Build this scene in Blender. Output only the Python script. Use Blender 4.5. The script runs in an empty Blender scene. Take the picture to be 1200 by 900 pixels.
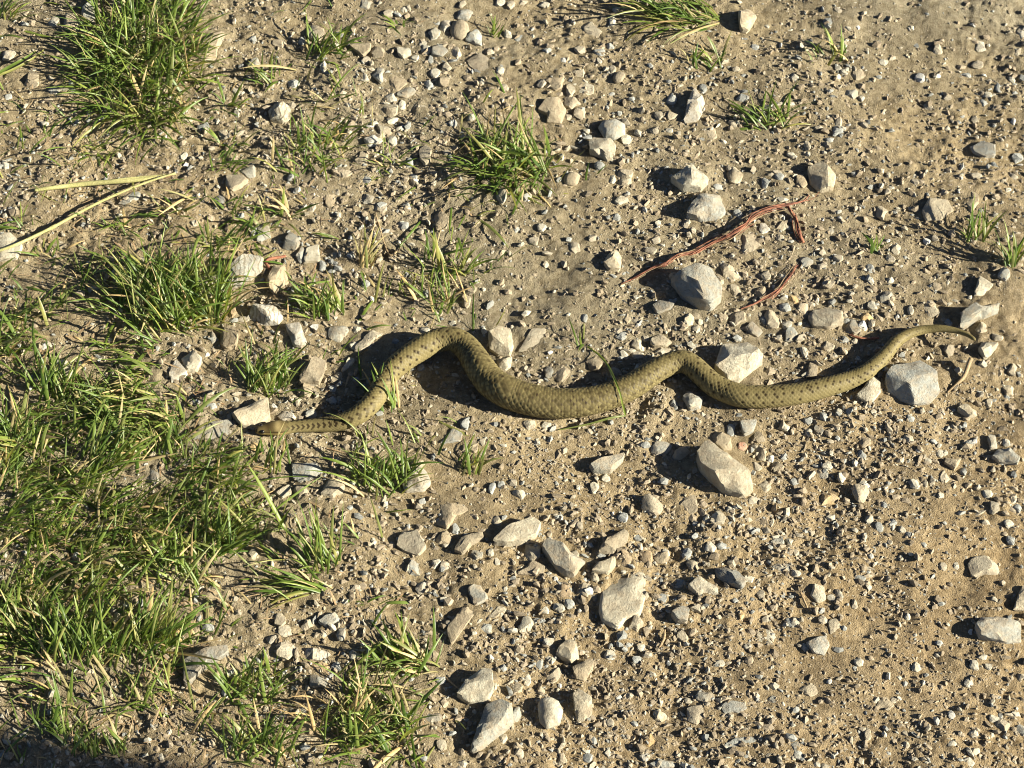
import bpy, bmesh, math, random
import numpy as np
from mathutils import Vector, Matrix

# ------------------------------------------------------------------ camera, sky, sun, exposure
SC = bpy.context.scene
COL = SC.collection
R = math.radians
PITCH, DIST, HFOV = R(52.0), 2.12, R(24.0)
SUN_EL, SUN_OFF = R(24.0), R(13.0)          # low sun from the right, a little from the viewer's side
cam = bpy.data.cameras.new('camera')
camo = bpy.data.objects.new('camera', cam)
COL.objects.link(camo)
camo.location = (0, -DIST*math.cos(PITCH), DIST*math.sin(PITCH))
camo.rotation_euler = (math.pi/2 - PITCH, 0, 0)
cam.sensor_fit = 'HORIZONTAL'
cam.angle = HFOV
cam.clip_start, cam.clip_end = 0.02, 600
SC.camera = camo

world = bpy.data.worlds.new('World')
SC.world = world
world.use_nodes = True
wn = world.node_tree
sky = wn.nodes.new('ShaderNodeTexSky')
sky.sky_type = 'NISHITA'
sky.sun_disc = False
sky.air_density = 0.3
sky.dust_density = 0.3
sky.sun_elevation = SUN_EL
sky.sun_rotation = math.atan2(math.cos(SUN_OFF), -math.sin(SUN_OFF))
bg = wn.nodes['Background']
bg.inputs[1].default_value = 0.05
wn.links.new(sky.outputs[0], bg.inputs[0])

sun = bpy.data.lights.new('sun', 'SUN')
sun.energy = 5.0
sun.angle = R(0.55)
sun.color = (1.0, 0.918, 0.77)
suno = bpy.data.objects.new('sun', sun)
COL.objects.link(suno)
sd = Vector((math.cos(SUN_EL)*math.cos(SUN_OFF), -math.cos(SUN_EL)*math.sin(SUN_OFF), math.sin(SUN_EL)))
suno.rotation_euler = sd.to_track_quat('Z', 'Y').to_euler()
SC.view_settings.view_transform = 'Standard'
SC.view_settings.look = 'None'
SC.view_settings.gamma = 1.0
SC.view_settings.use_curve_mapping = False
SC.view_settings.exposure = 1.50
SC.cycles.max_bounces = 5
SC.cycles.pixel_filter_type = 'BLACKMAN_HARRIS'
SC.cycles.filter_width = 1.05

# ------------------------------------------------------------------ helpers
rng = np.random.default_rng(7)
rnd = random.Random(5)
FPX = 600/math.tan(HFOV/2)
CP = np.array(camo.location)
FW = np.array((0, math.cos(PITCH), -math.sin(PITCH)))
UP = np.array((0, math.sin(PITCH), math.cos(PITCH)))
RT = np.array((1.0, 0, 0))

def hash2(ix, iy, seed):
    h = (ix*374761393 + iy*668265263 + seed*974634777) & 0xFFFFFFFF
    h = ((h ^ (h >> 13))*1274126177) & 0xFFFFFFFF
    return ((h ^ (h >> 16)) & 0xFFFF)/65535.0

def vnoise(x, y, f, seed):
    x, y = np.asarray(x), np.asarray(y)
    c_, s_ = math.cos(seed*1.7+0.4), math.sin(seed*1.7+0.4)
    x, y = (x*c_-y*s_)*f, (x*s_+y*c_)*f
    ix = np.floor(x).astype(np.int64); iy = np.floor(y).astype(np.int64)
    fx = x-ix; fy = y-iy
    fx = fx*fx*(3-2*fx); fy = fy*fy*(3-2*fy)
    a = hash2(ix, iy, seed); b = hash2(ix+1, iy, seed); c = hash2(ix, iy+1, seed); d = hash2(ix+1, iy+1, seed)
    return (a*(1-fx)+b*fx)*(1-fy)+(c*(1-fx)+d*fx)*fy - 0.5

def gh(x, y):                                 # broad relief of the track
    return 0.008*vnoise(x, y, 5, 1) + 0.005*vnoise(x, y, 14, 2) + 0.0045*vnoise(x, y, 34, 3) + 0.002*vnoise(x, y, 62, 12)

def gfine(x, y):
    n = 0.0030*vnoise(x, y, 90, 4) + 0.0026*vnoise(x, y, 170, 5) + 0.0021*vnoise(x, y, 330, 6)
    return n*(0.62+0.9*vnoise(x, y, 9, 8))

def P(px, py, up=0.0):
    """Point that stands `up` metres over the ground where the photograph's pixel (1200x900) looks."""
    d = FW + (px-600)/FPX*RT - (py-450)/FPX*UP
    z = 0.0
    for _ in range(4):
        t = (z+up-CP[2])/d[2]
        p = CP + d*t
        z = float(gh(p[0], p[1]))
    return np.array((p[0], p[1], z+up))

def scale_at(px, py):
    """metres per pixel across, and the sine / cosine of the viewing angle there"""
    d = FW + (px-600)/FPX*RT - (py-450)/FPX*UP
    t = -CP[2]/d[2]
    ang = PITCH + math.atan((py-450)/FPX)
    return t/FPX, math.sin(ang), math.cos(ang)

def mesh_np(name, V, quads=None, tris=None, cols=None, mats=(), mid=None, smooth=True):
    me = bpy.data.meshes.new(name)
    V = np.asarray(V, dtype=np.float32)
    nq = 0 if quads is None else len(quads); nt = 0 if tris is None else len(tris)
    me.vertices.add(len(V)); me.vertices.foreach_set('co', V.ravel())
    parts = []
    if nq: parts.append(np.asarray(quads, dtype=np.int32).ravel())
    if nt: parts.append(np.asarray(tris, dtype=np.int32).ravel())
    loops = np.concatenate(parts)
    me.loops.add(len(loops)); me.loops.foreach_set('vertex_index', loops)
    me.polygons.add(nq+nt)
    starts = np.concatenate([np.arange(nq)*4, nq*4+np.arange(nt)*3]).astype(np.int32)
    me.polygons.foreach_set('loop_start', starts)
    for m in mats: me.materials.append(m)
    if mid is not None: me.polygons.foreach_set('material_index', np.asarray(mid, dtype=np.int32))
    me.polygons.foreach_set('use_smooth', np.full(nq+nt, smooth))
    me.update(calc_edges=True)
    if cols is not None:
        a = me.color_attributes.new('pigment', 'FLOAT_COLOR', 'POINT')
        c = np.ones((len(V), 4), dtype=np.float32); c[:, :3] = cols
        a.data.foreach_set('color', c.ravel())
    return me

def link(name, me, loc=(0, 0, 0), parent=None):
    o = bpy.data.objects.new(name, me)
    COL.objects.link(o)
    o.location = [float(v) for v in loc]
    if parent: o.parent = parent
    return o

def tag(o, label=None, cat=None, group=None, kind=None):
    if label: o['label'] = label
    if cat: o['category'] = cat
    if group: o['group'] = group
    if kind: o['kind'] = kind
    return o

# ------------------------------------------------------------------ materials
def new_mat(name):
    m = bpy.data.materials.new(name); m.use_nodes = True
    return m, m.node_tree.nodes, m.node_tree.links, m.node_tree.nodes['Principled BSDF']

def ramp(N, stops, interp='LINEAR'):
    r = N.new('ShaderNodeValToRGB'); r.color_ramp.interpolation = interp
    e = r.color_ramp.elements
    e[0].position, e[0].color = stops[0][0], (*stops[0][1], 1)
    e[1].position, e[1].color = stops[-1][0], (*stops[-1][1], 1)
    for p, c in stops[1:-1]:
        k = e.new(p); k.color = (*c, 1)
    return r

def noise(N, L, coord, scale, detail=4, rough=0.6):
    n = N.new('ShaderNodeTexNoise'); n.inputs['Scale'].default_value = scale
    n.inputs['Detail'].default_value = detail; n.inputs['Roughness'].default_value = rough
    if coord is not None: L.new(coord, n.inputs['Vector'])
    return n

def mix(N, L, fac, a, b, mode='MIX'):
    m = N.new('ShaderNodeMix'); m.data_type = 'RGBA'; m.blend_type = mode
    for sock, v in ((m.inputs[0], fac), (m.inputs[6], a), (m.inputs[7], b)):
        if hasattr(v, 'is_linked'): L.new(v, sock)
        elif isinstance(v, (int, float)): sock.default_value = v
        else: sock.default_value = (*v, 1)
    return m.outputs[2]

def bump(N, L, height, strength, dist, normal=None):
    b = N.new('ShaderNodeBump'); b.inputs['Strength'].default_value = strength; b.inputs['Distance'].default_value = dist
    L.new(height, b.inputs['Height'])
    if normal is not None: L.new(normal, b.inputs['Normal'])
    return b.outputs[0]

def ground_material():
    m, N, L, b = new_mat('dry_earth')
    co = N.new('ShaderNodeTexCoord').outputs['Object']
    n0 = noise(N, L, co, 2.6, 3); n1 = noise(N, L, co, 11, 5, 0.65); n2 = noise(N, L, co, 160, 5, 0.65); n3 = noise(N, L, co, 900, 3)
    r1 = ramp(N, [(0.3, (0.222, 0.183, 0.118)), (0.5, (0.292, 0.244, 0.158)), (0.7, (0.358, 0.304, 0.204))])
    L.new(n1.outputs[0], r1.inputs[0])
    r2 = ramp(N, [(0.32, (0.62, 0.58, 0.52)), (0.55, (1, 1, 1)), (0.75, (1.22, 1.2, 1.15))])
    L.new(n2.outputs[0], r2.inputs[0])
    r0 = ramp(N, [(0.38, (0.89, 0.91, 0.94)), (0.62, (1.08, 1.03, 0.95))]); L.new(n0.outputs[0], r0.inputs[0])
    c = mix(N, L, 1.0, r1.outputs[0], r0.outputs[0], 'MULTIPLY')
    dot = N.new('ShaderNodeVectorMath'); dot.operation = 'DOT_PRODUCT'; L.new(co, dot.inputs[0]); dot.inputs[1].default_value = (0.75, -0.85, 0)
    r7 = ramp(N, [(0.0, (0.97, 1.0, 1.0)), (0.5, (1.04, 0.985, 0.90))]); L.new(dot.outputs['Value'], r7.inputs[0])   # the soil turns browner towards the wheel track
    c = mix(N, L, 1.0, c, r7.outputs[0], 'MULTIPLY')
    c = mix(N, L, 1.0, c, r2.outputs[0], 'MULTIPLY')
    r3 = ramp(N, [(0.35, (0.8, 0.78, 0.74)), (0.65, (1.12, 1.12, 1.12))]); L.new(n3.outputs[0], r3.inputs[0])
    c = mix(N, L, 1.0, c, r3.outputs[0], 'MULTIPLY')
    L.new(c, b.inputs['Base Color'])
    b.inputs['Roughness'].default_value = 0.95; b.inputs['Specular IOR Level'].default_value = 0.15
    h1 = bump(N, L, n2.outputs[0], 0.6, 0.003); h2 = bump(N, L, n3.outputs[0], 1.0, 0.0014, h1)
    L.new(h2, b.inputs['Normal'])
    return m

def pigment_material(name, rough=0.9, spec=0.2, grain=700, amount=0.35, bdist=0.0006):
    m, N, L, b = new_mat(name)
    a = N.new('ShaderNodeVertexColor'); a.layer_name = 'pigment'
    co = N.new('ShaderNodeTexCoord').outputs['Object']
    n = noise(N, L, co, grain, 4)
    r = ramp(N, [(0.3, (1-amount,)*3), (0.7, (1+amount*0.6,)*3)]); L.new(n.outputs[0], r.inputs[0])
    L.new(mix(N, L, 1.0, a.outputs[0], r.outputs[0], 'MULTIPLY'), b.inputs['Base Color'])
    b.inputs['Roughness'].default_value = rough; b.inputs['Specular IOR Level'].default_value = spec
    L.new(bump(N, L, n.outputs[0], 0.5, bdist), b.inputs['Normal'])
    return m

TONE = {'p': (0.455, 0.425, 0.325), 'g': (0.295, 0.302, 0.268), 't': (0.37, 0.328, 0.238), 'w': (0.51, 0.50, 0.435),
        'o': (0.47, 0.34, 0.17), 'b': (0.36, 0.28, 0.175), 'r': (0.62, 0.27, 0.17)}
TONENAME = {'p': 'cream', 'g': 'grey', 't': 'tan', 'w': 'whitish', 'o': 'ochre', 'b': 'brown', 'r': 'pinkish red'}

def stone_material(key, veins=False):
    base = TONE[key]
    m, N, L, b = new_mat(TONENAME[key].replace(' ', '_')+('_veined' if veins else '')+'_stone')
    oi = N.new('ShaderNodeObjectInfo'); tc = N.new('ShaderNodeTexCoord')
    add = N.new('ShaderNodeVectorMath'); add.operation = 'ADD'
    L.new(tc.outputs['Object'], add.inputs[0]); L.new(oi.outputs['Location'], add.inputs[1])
    co = add.outputs[0]
    n1 = noise(N, L, co, 70, 5, 0.6); n2 = noise(N, L, co, 420, 5, 0.7); n3 = noise(N, L, co, 1500, 3)
    dust = (0.335, 0.28, 0.195)
    lo = tuple(v*0.78 for v in base); hi = tuple(min(0.75, v*1.2) for v in base)
    r1 = ramp(N, [(0.3, lo), (0.5, base), (0.7, hi)]); L.new(n1.outputs[0], r1.inputs[0])
    r2 = ramp(N, [(0.33, (0.74, 0.73, 0.70)), (0.5, (1, 1, 1)), (0.7, (1.12, 1.11, 1.08))]); L.new(n2.outputs[0], r2.inputs[0])
    c = mix(N, L, 1.0, r1.outputs[0], r2.outputs[0], 'MULTIPLY')
    # a film of dust in patches
    r4 = ramp(N, [(0.42, (0, 0, 0)), (0.62, (0.75, 0.75, 0.75))]); n4 = noise(N, L, co, 110, 5, 0.7); L.new(n4.outputs[0], r4.inputs[0])
    c = mix(N, L, r4.outputs[0], c, dust)
    # a few dark lichen specks
    r5 = ramp(N, [(0.68, (1, 1, 1)), (0.76, (0.6, 0.56, 0.48))]); n5 = noise(N, L, co, 300, 2, 0.5); L.new(n5.outputs[0], r5.inputs[0])
    c = mix(N, L, 1.0, c, r5.outputs[0], 'MULTIPLY')
    if veins:
        w = N.new('ShaderNodeTexWave'); w.inputs['Scale'].default_value = 75; w.inputs['Distortion'].default_value = 7
        w.inputs['Detail'].default_value = 3; w.inputs['Detail Scale'].default_value = 1.6; L.new(co, w.inputs['Vector'])
        r6 = ramp(N, [(0.06, (0.5, 0.46, 0.4)), (0.3, (1, 1, 1))]); L.new(w.outputs['Fac'], r6.inputs[0])
        c = mix(N, L, 0.8, c, r6.outputs[0], 'MULTIPLY')
    rr = ramp(N, [(0.0, (0.74, 0.73, 0.71)), (0.35, (0.98, 0.93, 0.84)), (0.7, (0.98, 1.0, 1.0)), (1.0, (1.16, 1.14, 1.09))]); L.new(oi.outputs['Random'], rr.inputs[0])
    c = mix(N, L, 1.0, c, rr.outputs[0], 'MULTIPLY')
    L.new(c, b.inputs['Base Color'])
    b.inputs['Roughness'].default_value = 0.88; b.inputs['Specular IOR Level'].default_value = 0.25
    h1 = bump(N, L, n1.outputs[0], 0.5, 0.004); h2 = bump(N, L, n2.outputs[0], 0.7, 0.0016, h1); h3 = bump(N, L, n3.outputs[0], 0.5, 0.0004, h2)
    L.new(h3, b.inputs['Normal'])
    return m

def blade_material(name, col, transl=0.35, rough=0.42):
    m, N, L, b = new_mat(name)
    oi = N.new('ShaderNodeObjectInfo'); geo = N.new('ShaderNodeNewGeometry'); tc = N.new('ShaderNodeTexCoord')
    add = N.new('ShaderNodeMath'); add.operation = 'ADD'
    L.new(oi.outputs['Random'], add.inputs[0]); L.new(geo.outputs['Random Per Island'], add.inputs[1])
    fr = N.new('ShaderNodeMath'); fr.operation = 'FRACT'; L.new(add.outputs[0], fr.inputs[0])
    lo = (col[0]*0.62, col[1]*0.72, col[2]*0.6); hi = (col[0]*1.45, col[1]*1.28, col[2]*1.2)
    r = ramp(N, [(0.0, lo), (0.5, col), (1.0, hi)]); L.new(fr.outputs[0], r.inputs[0])
    n = noise(N, L, geo.outputs['Position'], 230, 3)
    rn = ramp(N, [(0.35, (0.8, 0.82, 0.75)), (0.7, (1.15, 1.12, 1.1))]); L.new(n.outputs[0], rn.inputs[0])
    c = mix(N, L, 1.0, r.outputs[0], rn.outputs[0], 'MULTIPLY')
    L.new(c, b.inputs['Base Color']); b.inputs['Roughness'].default_value = rough; b.inputs['Specular IOR Level'].default_value = 0.45
    t = N.new('ShaderNodeBsdfTranslucent'); L.new(mix(N, L, 1.0, c, (1.25, 1.2, 0.6), 'MULTIPLY'), t.inputs['Color'])
    ms = N.new('ShaderNodeMixShader'); ms.inputs[0].default_value = transl
    L.new(b.outputs[0], ms.inputs[1]); L.new(t.outputs[0], ms.inputs[2]); L.new(ms.outputs[0], N['Material Output'].inputs['Surface'])
    return m

def wood_material(name, c1, c2, scale=(900, 60)):
    m, N, L, b = new_mat(name)
    co = N.new('ShaderNodeTexCoord').outputs['Object']
    n1 = noise(N, L, co, scale[0], 4); n2 = noise(N, L, co, scale[1], 4)
    r = ramp(N, [(0.3, c1), (0.7, c2)]); L.new(n2.outputs[0], r.inputs[0])
    r2 = ramp(N, [(0.3, (0.6, 0.6, 0.6)), (0.7, (1.2, 1.2, 1.2))]); L.new(n1.outputs[0], r2.inputs[0])
    L.new(mix(N, L, 1.0, r.outputs[0], r2.outputs[0], 'MULTIPLY'), b.inputs['Base Color'])
    b.inputs['Roughness'].default_value = 0.75
    L.new(bump(N, L, n1.outputs[0], 0.6, 0.0006), b.inputs['Normal'])
    return m

M_GROUND = ground_material()
M_GRAVEL = pigment_material('gravel_grains')
M_STONE = {k: stone_material(k) for k in TONE}
M_VEIN = {k: stone_material(k, True) for k in 'gptw'}
M_BLADE = [blade_material('green_blade', (0.122, 0.192, 0.036)), blade_material('fresh_blade', (0.185, 0.265, 0.058)),
           blade_material('olive_blade', (0.245, 0.272, 0.088)), blade_material('straw_blade', (0.42, 0.34, 0.17), 0.2, 0.6)]
M_ROOT = wood_material('red_bark', (0.13, 0.048, 0.028), (0.38, 0.155, 0.08), (1400, 110))
M_STRAW = wood_material('straw_stem', (0.31, 0.305, 0.105), (0.50, 0.47, 0.20))
M_STICK = wood_material('pale_stick', (0.22, 0.155, 0.08), (0.40, 0.30, 0.16))
M_LITTER = wood_material('dead_grass', (0.28, 0.17, 0.08), (0.50, 0.38, 0.21))
M_POST = wood_material('weathered_timber', (0.16, 0.13, 0.10), (0.30, 0.26, 0.21), (300, 25))

# ------------------------------------------------------------------ stones
def ico(sub):
    bm = bmesh.new(); bmesh.ops.create_icosphere(bm, subdivisions=sub, radius=1)
    V = np.array([v.co[:] for v in bm.verts]); F = np.array([[v.index for v in f.verts] for f in bm.faces]); bm.free()
    return V, F
ICO = {k: ico(k) for k in (1, 2, 3, 4)}

def sinnoise(p, r, k=6):
    out = np.zeros(len(p))
    for i in range(k):
        d = r.normal(size=3); out += np.sin(p@d*(1.6+0.9*i)+r.uniform(0, 6.3))/(1+0.6*i)
    return out/2.2

def polar(poly):
    q = []
    n = len(poly)
    for i in range(n):
        a, b = poly[i], poly[(i+1) % n]
        for t in np.linspace(0, 1, 14, endpoint=False): q.append(a+(b-a)*t)
    q = np.array(q)
    th = np.arctan2(q[:, 1], q[:, 0]); rr = np.hypot(q[:, 0], q[:, 1])
    o = np.argsort(th); th, rr = th[o], rr[o]
    return lambda t: np.interp(t, np.concatenate([th-2*np.pi, th, th+2*np.pi]), np.tile(rr, 3))

REL = {'l': (0.30, 0.05), 'm': (0.44, 0.36), 'h': (0.60, 0.42), 'r': (0.52, 0.42)}   # height semi-axis and how far its middle stands over the ground

def rock_geo(px, py, poly, rel, seed, sub, traced=False):
    """Rock whose outline seen along the viewing angle is POLY (pixels about its middle, y down). Returns verts about its base, faces, base point."""
    r = np.random.default_rng(seed)
    s, sp, cp = scale_at(px, py)
    poly = np.array(poly, float)*s; poly[:, 1] *= -1
    half = (poly.max(0)-poly.min(0))/2
    mn = min(half)
    ck, lift = REL[rel]
    c = ck*1.15*min(mn*1.25, math.sqrt(half[0]*half[1]))
    v = half[1]
    b = math.sqrt(max(v*v-(c*cp)**2, (0.62*v)**2))/sp
    poly[:, 1] *= b/v
    rf = polar(poly)
    V, F = ICO[sub]
    th = np.arctan2(V[:, 1], V[:, 0]); cph = np.hypot(V[:, 0], V[:, 1])
    U = V.copy()
    if rel == 'r':
        p = U*1.0
    else:
        ex, ez = (0.26, 0.5) if traced and rel != 'l' else (0.42, 0.7)
        k = cph**ex/np.maximum(cph, 1e-6)
        p = np.stack([U[:, 0]*k, U[:, 1]*k, np.sign(U[:, 2])*np.abs(U[:, 2])**ez], -1)
        for _ in range(r.integers(4, 7) if traced else r.integers(6, 11)):
            n = r.normal(size=3); n[2] = abs(n[2])*1.1+(1.0 if traced else 0.1); n /= np.linalg.norm(n)
            o = r.uniform(0.55, 0.95) if traced else r.uniform(0.45, 0.85)
            d = p@n-o; hit = d > 0
            p[hit] -= np.outer(d[hit], n)
    rr = rf(np.arctan2(p[:, 1], p[:, 0]))
    amp = 0.02 if traced else 0.032 if rel != 'r' else 0.07
    nz = 1+amp*sinnoise(p*2.2, r)+amp*0.5*sinnoise(p*6, r)
    out = np.stack([p[:, 0]*rr, p[:, 1]*rr, p[:, 2]*c], -1)*nz[:, None]
    # put the outline back on the traced one
    out[:, :2] += poly.min(0)+half-(out[:, :2].max(0)+out[:, :2].min(0))/2
    out[:, :2] -= poly.min(0)+half
    out[:, :2] *= half*np.array((1, b/v))*2/(out[:, :2].max(0)-out[:, :2].min(0))
    zc = lift*c
    base = P(px, py, zc)
    base[2] -= zc
    out[:, 2] += zc
    return out, F, base

def blob_poly(w, h, ang, seed, rounded=False):
    r = np.random.default_rng(seed)
    n = 14 if rounded else int(r.integers(5, 8))
    t = (np.arange(n)+r.uniform(-0.28, 0.28, n)*(0.3 if rounded else 1))/n*2*np.pi+r.uniform(0, 6.3)
    rad = r.uniform(0.92, 1.06, n) if rounded else r.uniform(0.9, 1.12, n)
    q = np.stack([np.cos(t)*rad*w/2, np.sin(t)*rad*h/2], -1)
    q -= (q.max(0)+q.min(0))/2; q *= np.array((w, h))/(q.max(0)-q.min(0))
    a = -R(ang)
    q = q@np.array([[math.cos(a), math.sin(a)], [-math.sin(a), math.cos(a)]])
    return q

class St: pass
STONES = []

def add_key(pts, tone, rel, phrase, label, vein=False, name='stone'):
    q = np.array([[float(v) for v in p.split(',')] for p in pts.split()])
    mid = (q.max(0)+q.min(0))/2
    s = St(); s.x, s.y = mid; s.poly = q-mid; s.w, s.h = q.max(0)-q.min(0)
    s.tone, s.rel, s.phrase, s.label, s.vein, s.key, s.name = tone, rel, phrase, label, vein, True, name
    s.ang = 0; s.traced = True
    STONES.append(s)

K = add_key
K('817,532 827,516 835,515 844,527 865,542 879,557 881,572 869,582 845,575 832,562 820,547', 'p', 'h', 'the big oblong cream rock', 'big smooth oblong cream rock standing tallest on open gravel below the snake')
K('1037,444 1048,430 1083,421 1099,438 1100,460 1088,472 1068,475 1055,469 1040,458', 'g', 'm', "the big flat grey stone under the snake's tail", "big flat rounded grey stone lying just below the snake's thin tail")
K('837,432 846,402 852,400 877,402 894,421 865,447 852,448', 'p', 'h', "the cream block at the snake's right bend", "large cream block touching the upper side of the snake's right-hand bend")
K('787,326 797,321 817,311 834,316 846,335 844,352 832,364 820,362 800,347', 'g', 'h', 'the jagged blue-grey rock', 'large jagged blue-grey rock below the long red root')
K('786,207 812,194 830,214 820,225 800,224', 'p', 'h', 'the upper cream block above the root', 'pale cream block leaning on top of a grey slab above the red root')
K('804,254 820,225 846,225 850,250 840,260 820,259', 'g', 'h', 'the grey slab above the root', 'grey slab with cream block leaning on it, just above the red root')
K('947,197 964,191 980,207 975,222 960,224 949,214', 'p', 'h', 'the cream lump beside the root end', 'rough cream lump at the far upper end of the red root')
K('690,166 695,161 717,165 722,172 719,189 710,191 705,185 691,180', 'p', 'h', 'the cream pair stone', 'bright cream stone just below a mossy grey round stone, upper middle')
K('701,150 706,142 722,139 733,146 733,158 720,165 708,163', 'g', 'r', 'the mossy round stone', 'mottled greyish round stone sitting directly above a bright cream stone')
K('800,142 812,104 816,102 827,117 826,125 818,141 803,143', 'w', 'h', 'the pointed white stone', 'white pointed upright stone near the upper edge, like a small tooth')
K('865,17 875,8 883,10 887,20 875,37 866,35', 'p', 'h', 'the split stone at the top', 'wedge-shaped cream stone with one dark side, beside the top edge grass')
K('946,372 955,364 970,360 988,368 988,380 970,387 952,384', 'p', 'm', "the cream oval above the snake's hind body", "broad smooth cream oval stone on gravel above the snake's hind body")
K('1123,386 1126,370 1140,361 1160,356 1174,352 1170,365 1153,372 1140,375 1131,386', 'g', 'h', 'the curved grey stone past the tail', "long curved grey stone like a bone, just above the snake's tail tip")
K('1146,410 1151,398 1171,401 1162,413 1152,422', 'p', 'h', 'the cream stone past the tail tip', "cream angular stone immediately beyond the snake's tail tip", False)
K('1003,465 1017,450 1025,440 1032,448 1032,460 1022,471 1012,472', 'p', 'm', "the wedge between snake and flat grey stone", 'cream wedge stone squeezed between the snake and the big flat grey stone')
K('800,465 807,460 825,464 820,478 807,481', 'g', 'h', "the block under the snake's right bend", "bright squarish grey block in the hollow under the snake's right-hand bend")
K('551,878 562,850 569,825 587,820 601,828 602,847 580,865 557,882', 'g', 'h', 'the big pointed grey slab at the bottom', 'large blue-grey slab tapering to a point, beside the bottom edge')
K('535,815 552,793 565,783 577,787 579,808 572,823 550,824', 'p', 'h', 'the cream rock above the pointed slab', 'cream rock leaning directly above the big pointed grey slab')
K('630,826 634,818 646,817 655,822 660,833 656,849 640,855 632,846', 'p', 'r', 'the round cream stone at the bottom', 'round knobbly cream stone between the grey slab and an upright cream stone')
K('671,815 680,810 694,820 694,838 685,848 675,845', 'p', 'h', 'the upright cream stone at the bottom', 'tall narrow cream stone standing just right of a round cream one')
K('701,716 704,698 716,682 744,664 758,670 757,700 750,722 733,728 722,739 705,730', 'p', 'l', 'the big cream slab', 'biggest flat cream slab, half sunk, with a little stone resting against it')
K('635,642 640,633 658,640 686,657 672,676 662,675 652,668', 'g', 'h', 'the dark-faced grey rock', 'blue-grey rock with a dark shaded face between cream slabs')
K('578,638 595,620 625,606 634,614 628,630 610,638 595,640', 'p', 'h', 'the sloping cream slab', 'pale cream slab sloping up to the right, beside the blue-grey rock')
K('838,664 850,661 866,672 874,684 868,693 852,685 840,676', 'g', 'h', 'the grey rock below the oblong rock', 'angular grey rock in a pile well below the big oblong cream rock')
K('650,766 664,749 675,751 679,770 670,778 660,773', 'p', 'h', 'the triangular cream stone', 'triangular cream stone above the row of stones by the bottom edge')
K('671,783 695,773 696,780 685,798 674,795', 't', 'h', 'the tan wedge by the triangular stone', 'tan wedge stone just below the triangular cream stone')
K('273,490 296,474 313,466 317,490 301,503 286,504', 'p', 'h', "the cream block at the snake's head", "square-edged cream block right at the snake's snout")
K('214,774 240,762 265,758 267,765 240,783 222,803 217,800', 'g', 'm', 'the grey slate wedge', 'long smooth grey slate wedge lying alone among lower grass')
K('292,366 297,358 315,357 327,363 332,373 325,381 305,381 294,376', 'w', 'h', 'the striped white oval', 'white oval stone with dark stripes, near the middle-left grass', True)
K('232,330 247,317 257,319 267,337 260,350 245,353 235,345', 'p', 'h', 'the veined cream stone', 'pale veined stone half hidden at the edge of a dense green tuft', True)
K('265,322 272,313 284,302 308,300 305,315 295,325 282,333 270,337', 'g', 'h', 'the striped grey stone', 'striped grey stone leaning above the pale veined stone', True)
K('212,420 225,411 237,422 232,435 220,436', 'p', 'h', 'the cream twin stone', 'cream stone leaning over a whitish one, beside the grass', False)
K('196,430 205,422 220,438 212,449 202,449', 'w', 'm', 'the whitish twin stone', 'whitish stone tucked under the edge of a cream one, beside the grass')
K('470,564 475,557 493,547 500,555 505,567 497,575 475,576', 'w', 'h', "the white rock in front of the snake", "bright white faceted rock beside the small tuft in front of the snake")
K('572,391 585,385 598,387 602,405 598,418 583,417 573,408', 'p', 'h', "the cream rock at the snake's left bend", "rough cream rock against the outer side of the snake's tall left bend")
K('707,310 715,293 723,291 729,302 726,319 712,319', 'p', 'h', 'the lone upright stone', 'lone upright stone with long shadow, left end of the red root')
K('1143,733 1152,722 1178,722 1198,728 1195,752 1177,755 1165,752 1147,747', 'g', 'm', 'the half-buried grey rock by the right edge', 'wide half-buried grey rock close to the lower right-hand edge')
K('1162,535 1170,525 1185,525 1195,537 1191,545 1170,542', 'g', 'h', 'the blue-grey oblong', 'blue-grey oblong stone with a small upright stone behind it, right side')
K('1158,512 1160,510 1168,511 1168,526 1159,527', 'g', 'h', 'the small upright grey stone', 'small upright rectangular grey stone standing behind the blue-grey oblong')
K('1122,479 1132,473 1146,479 1144,487 1133,490', 'p', 'h', 'the two-toned cream pebble', "cream pebble with one dark end, well below the snake's tail tip")
K('257,390 270,382 280,390 277,407 265,411 258,402', 't', 'h', 'the banded tan rock', 'small banded tan rock standing above the twin stones', True)
K('314,130 318,120 328,117 340,124 342,135 332,144 318,142', 'p', 'h', 'the cracked round rock', 'cracked round cream rock alone in the upper left gravel', True)
K('1137,172 1150,166 1167,172 1165,185 1152,186 1140,179', 'g', 'm', 'the mottled grey stone', 'mottled grey rounded stone by the upper right-hand edge')
K('-9,281 10,274 26,287 22,302 0,305 -10,295', 'p', 'm', 'the rock under the dry stalk', 'pale flat rock crossed by the end of a long dry stalk')
K('866,519 873,518 876,524 870,529 865,526', 'r', 'm', 'the pink pebble', 'tiny pinkish red pebble, the only one of that colour')

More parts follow.
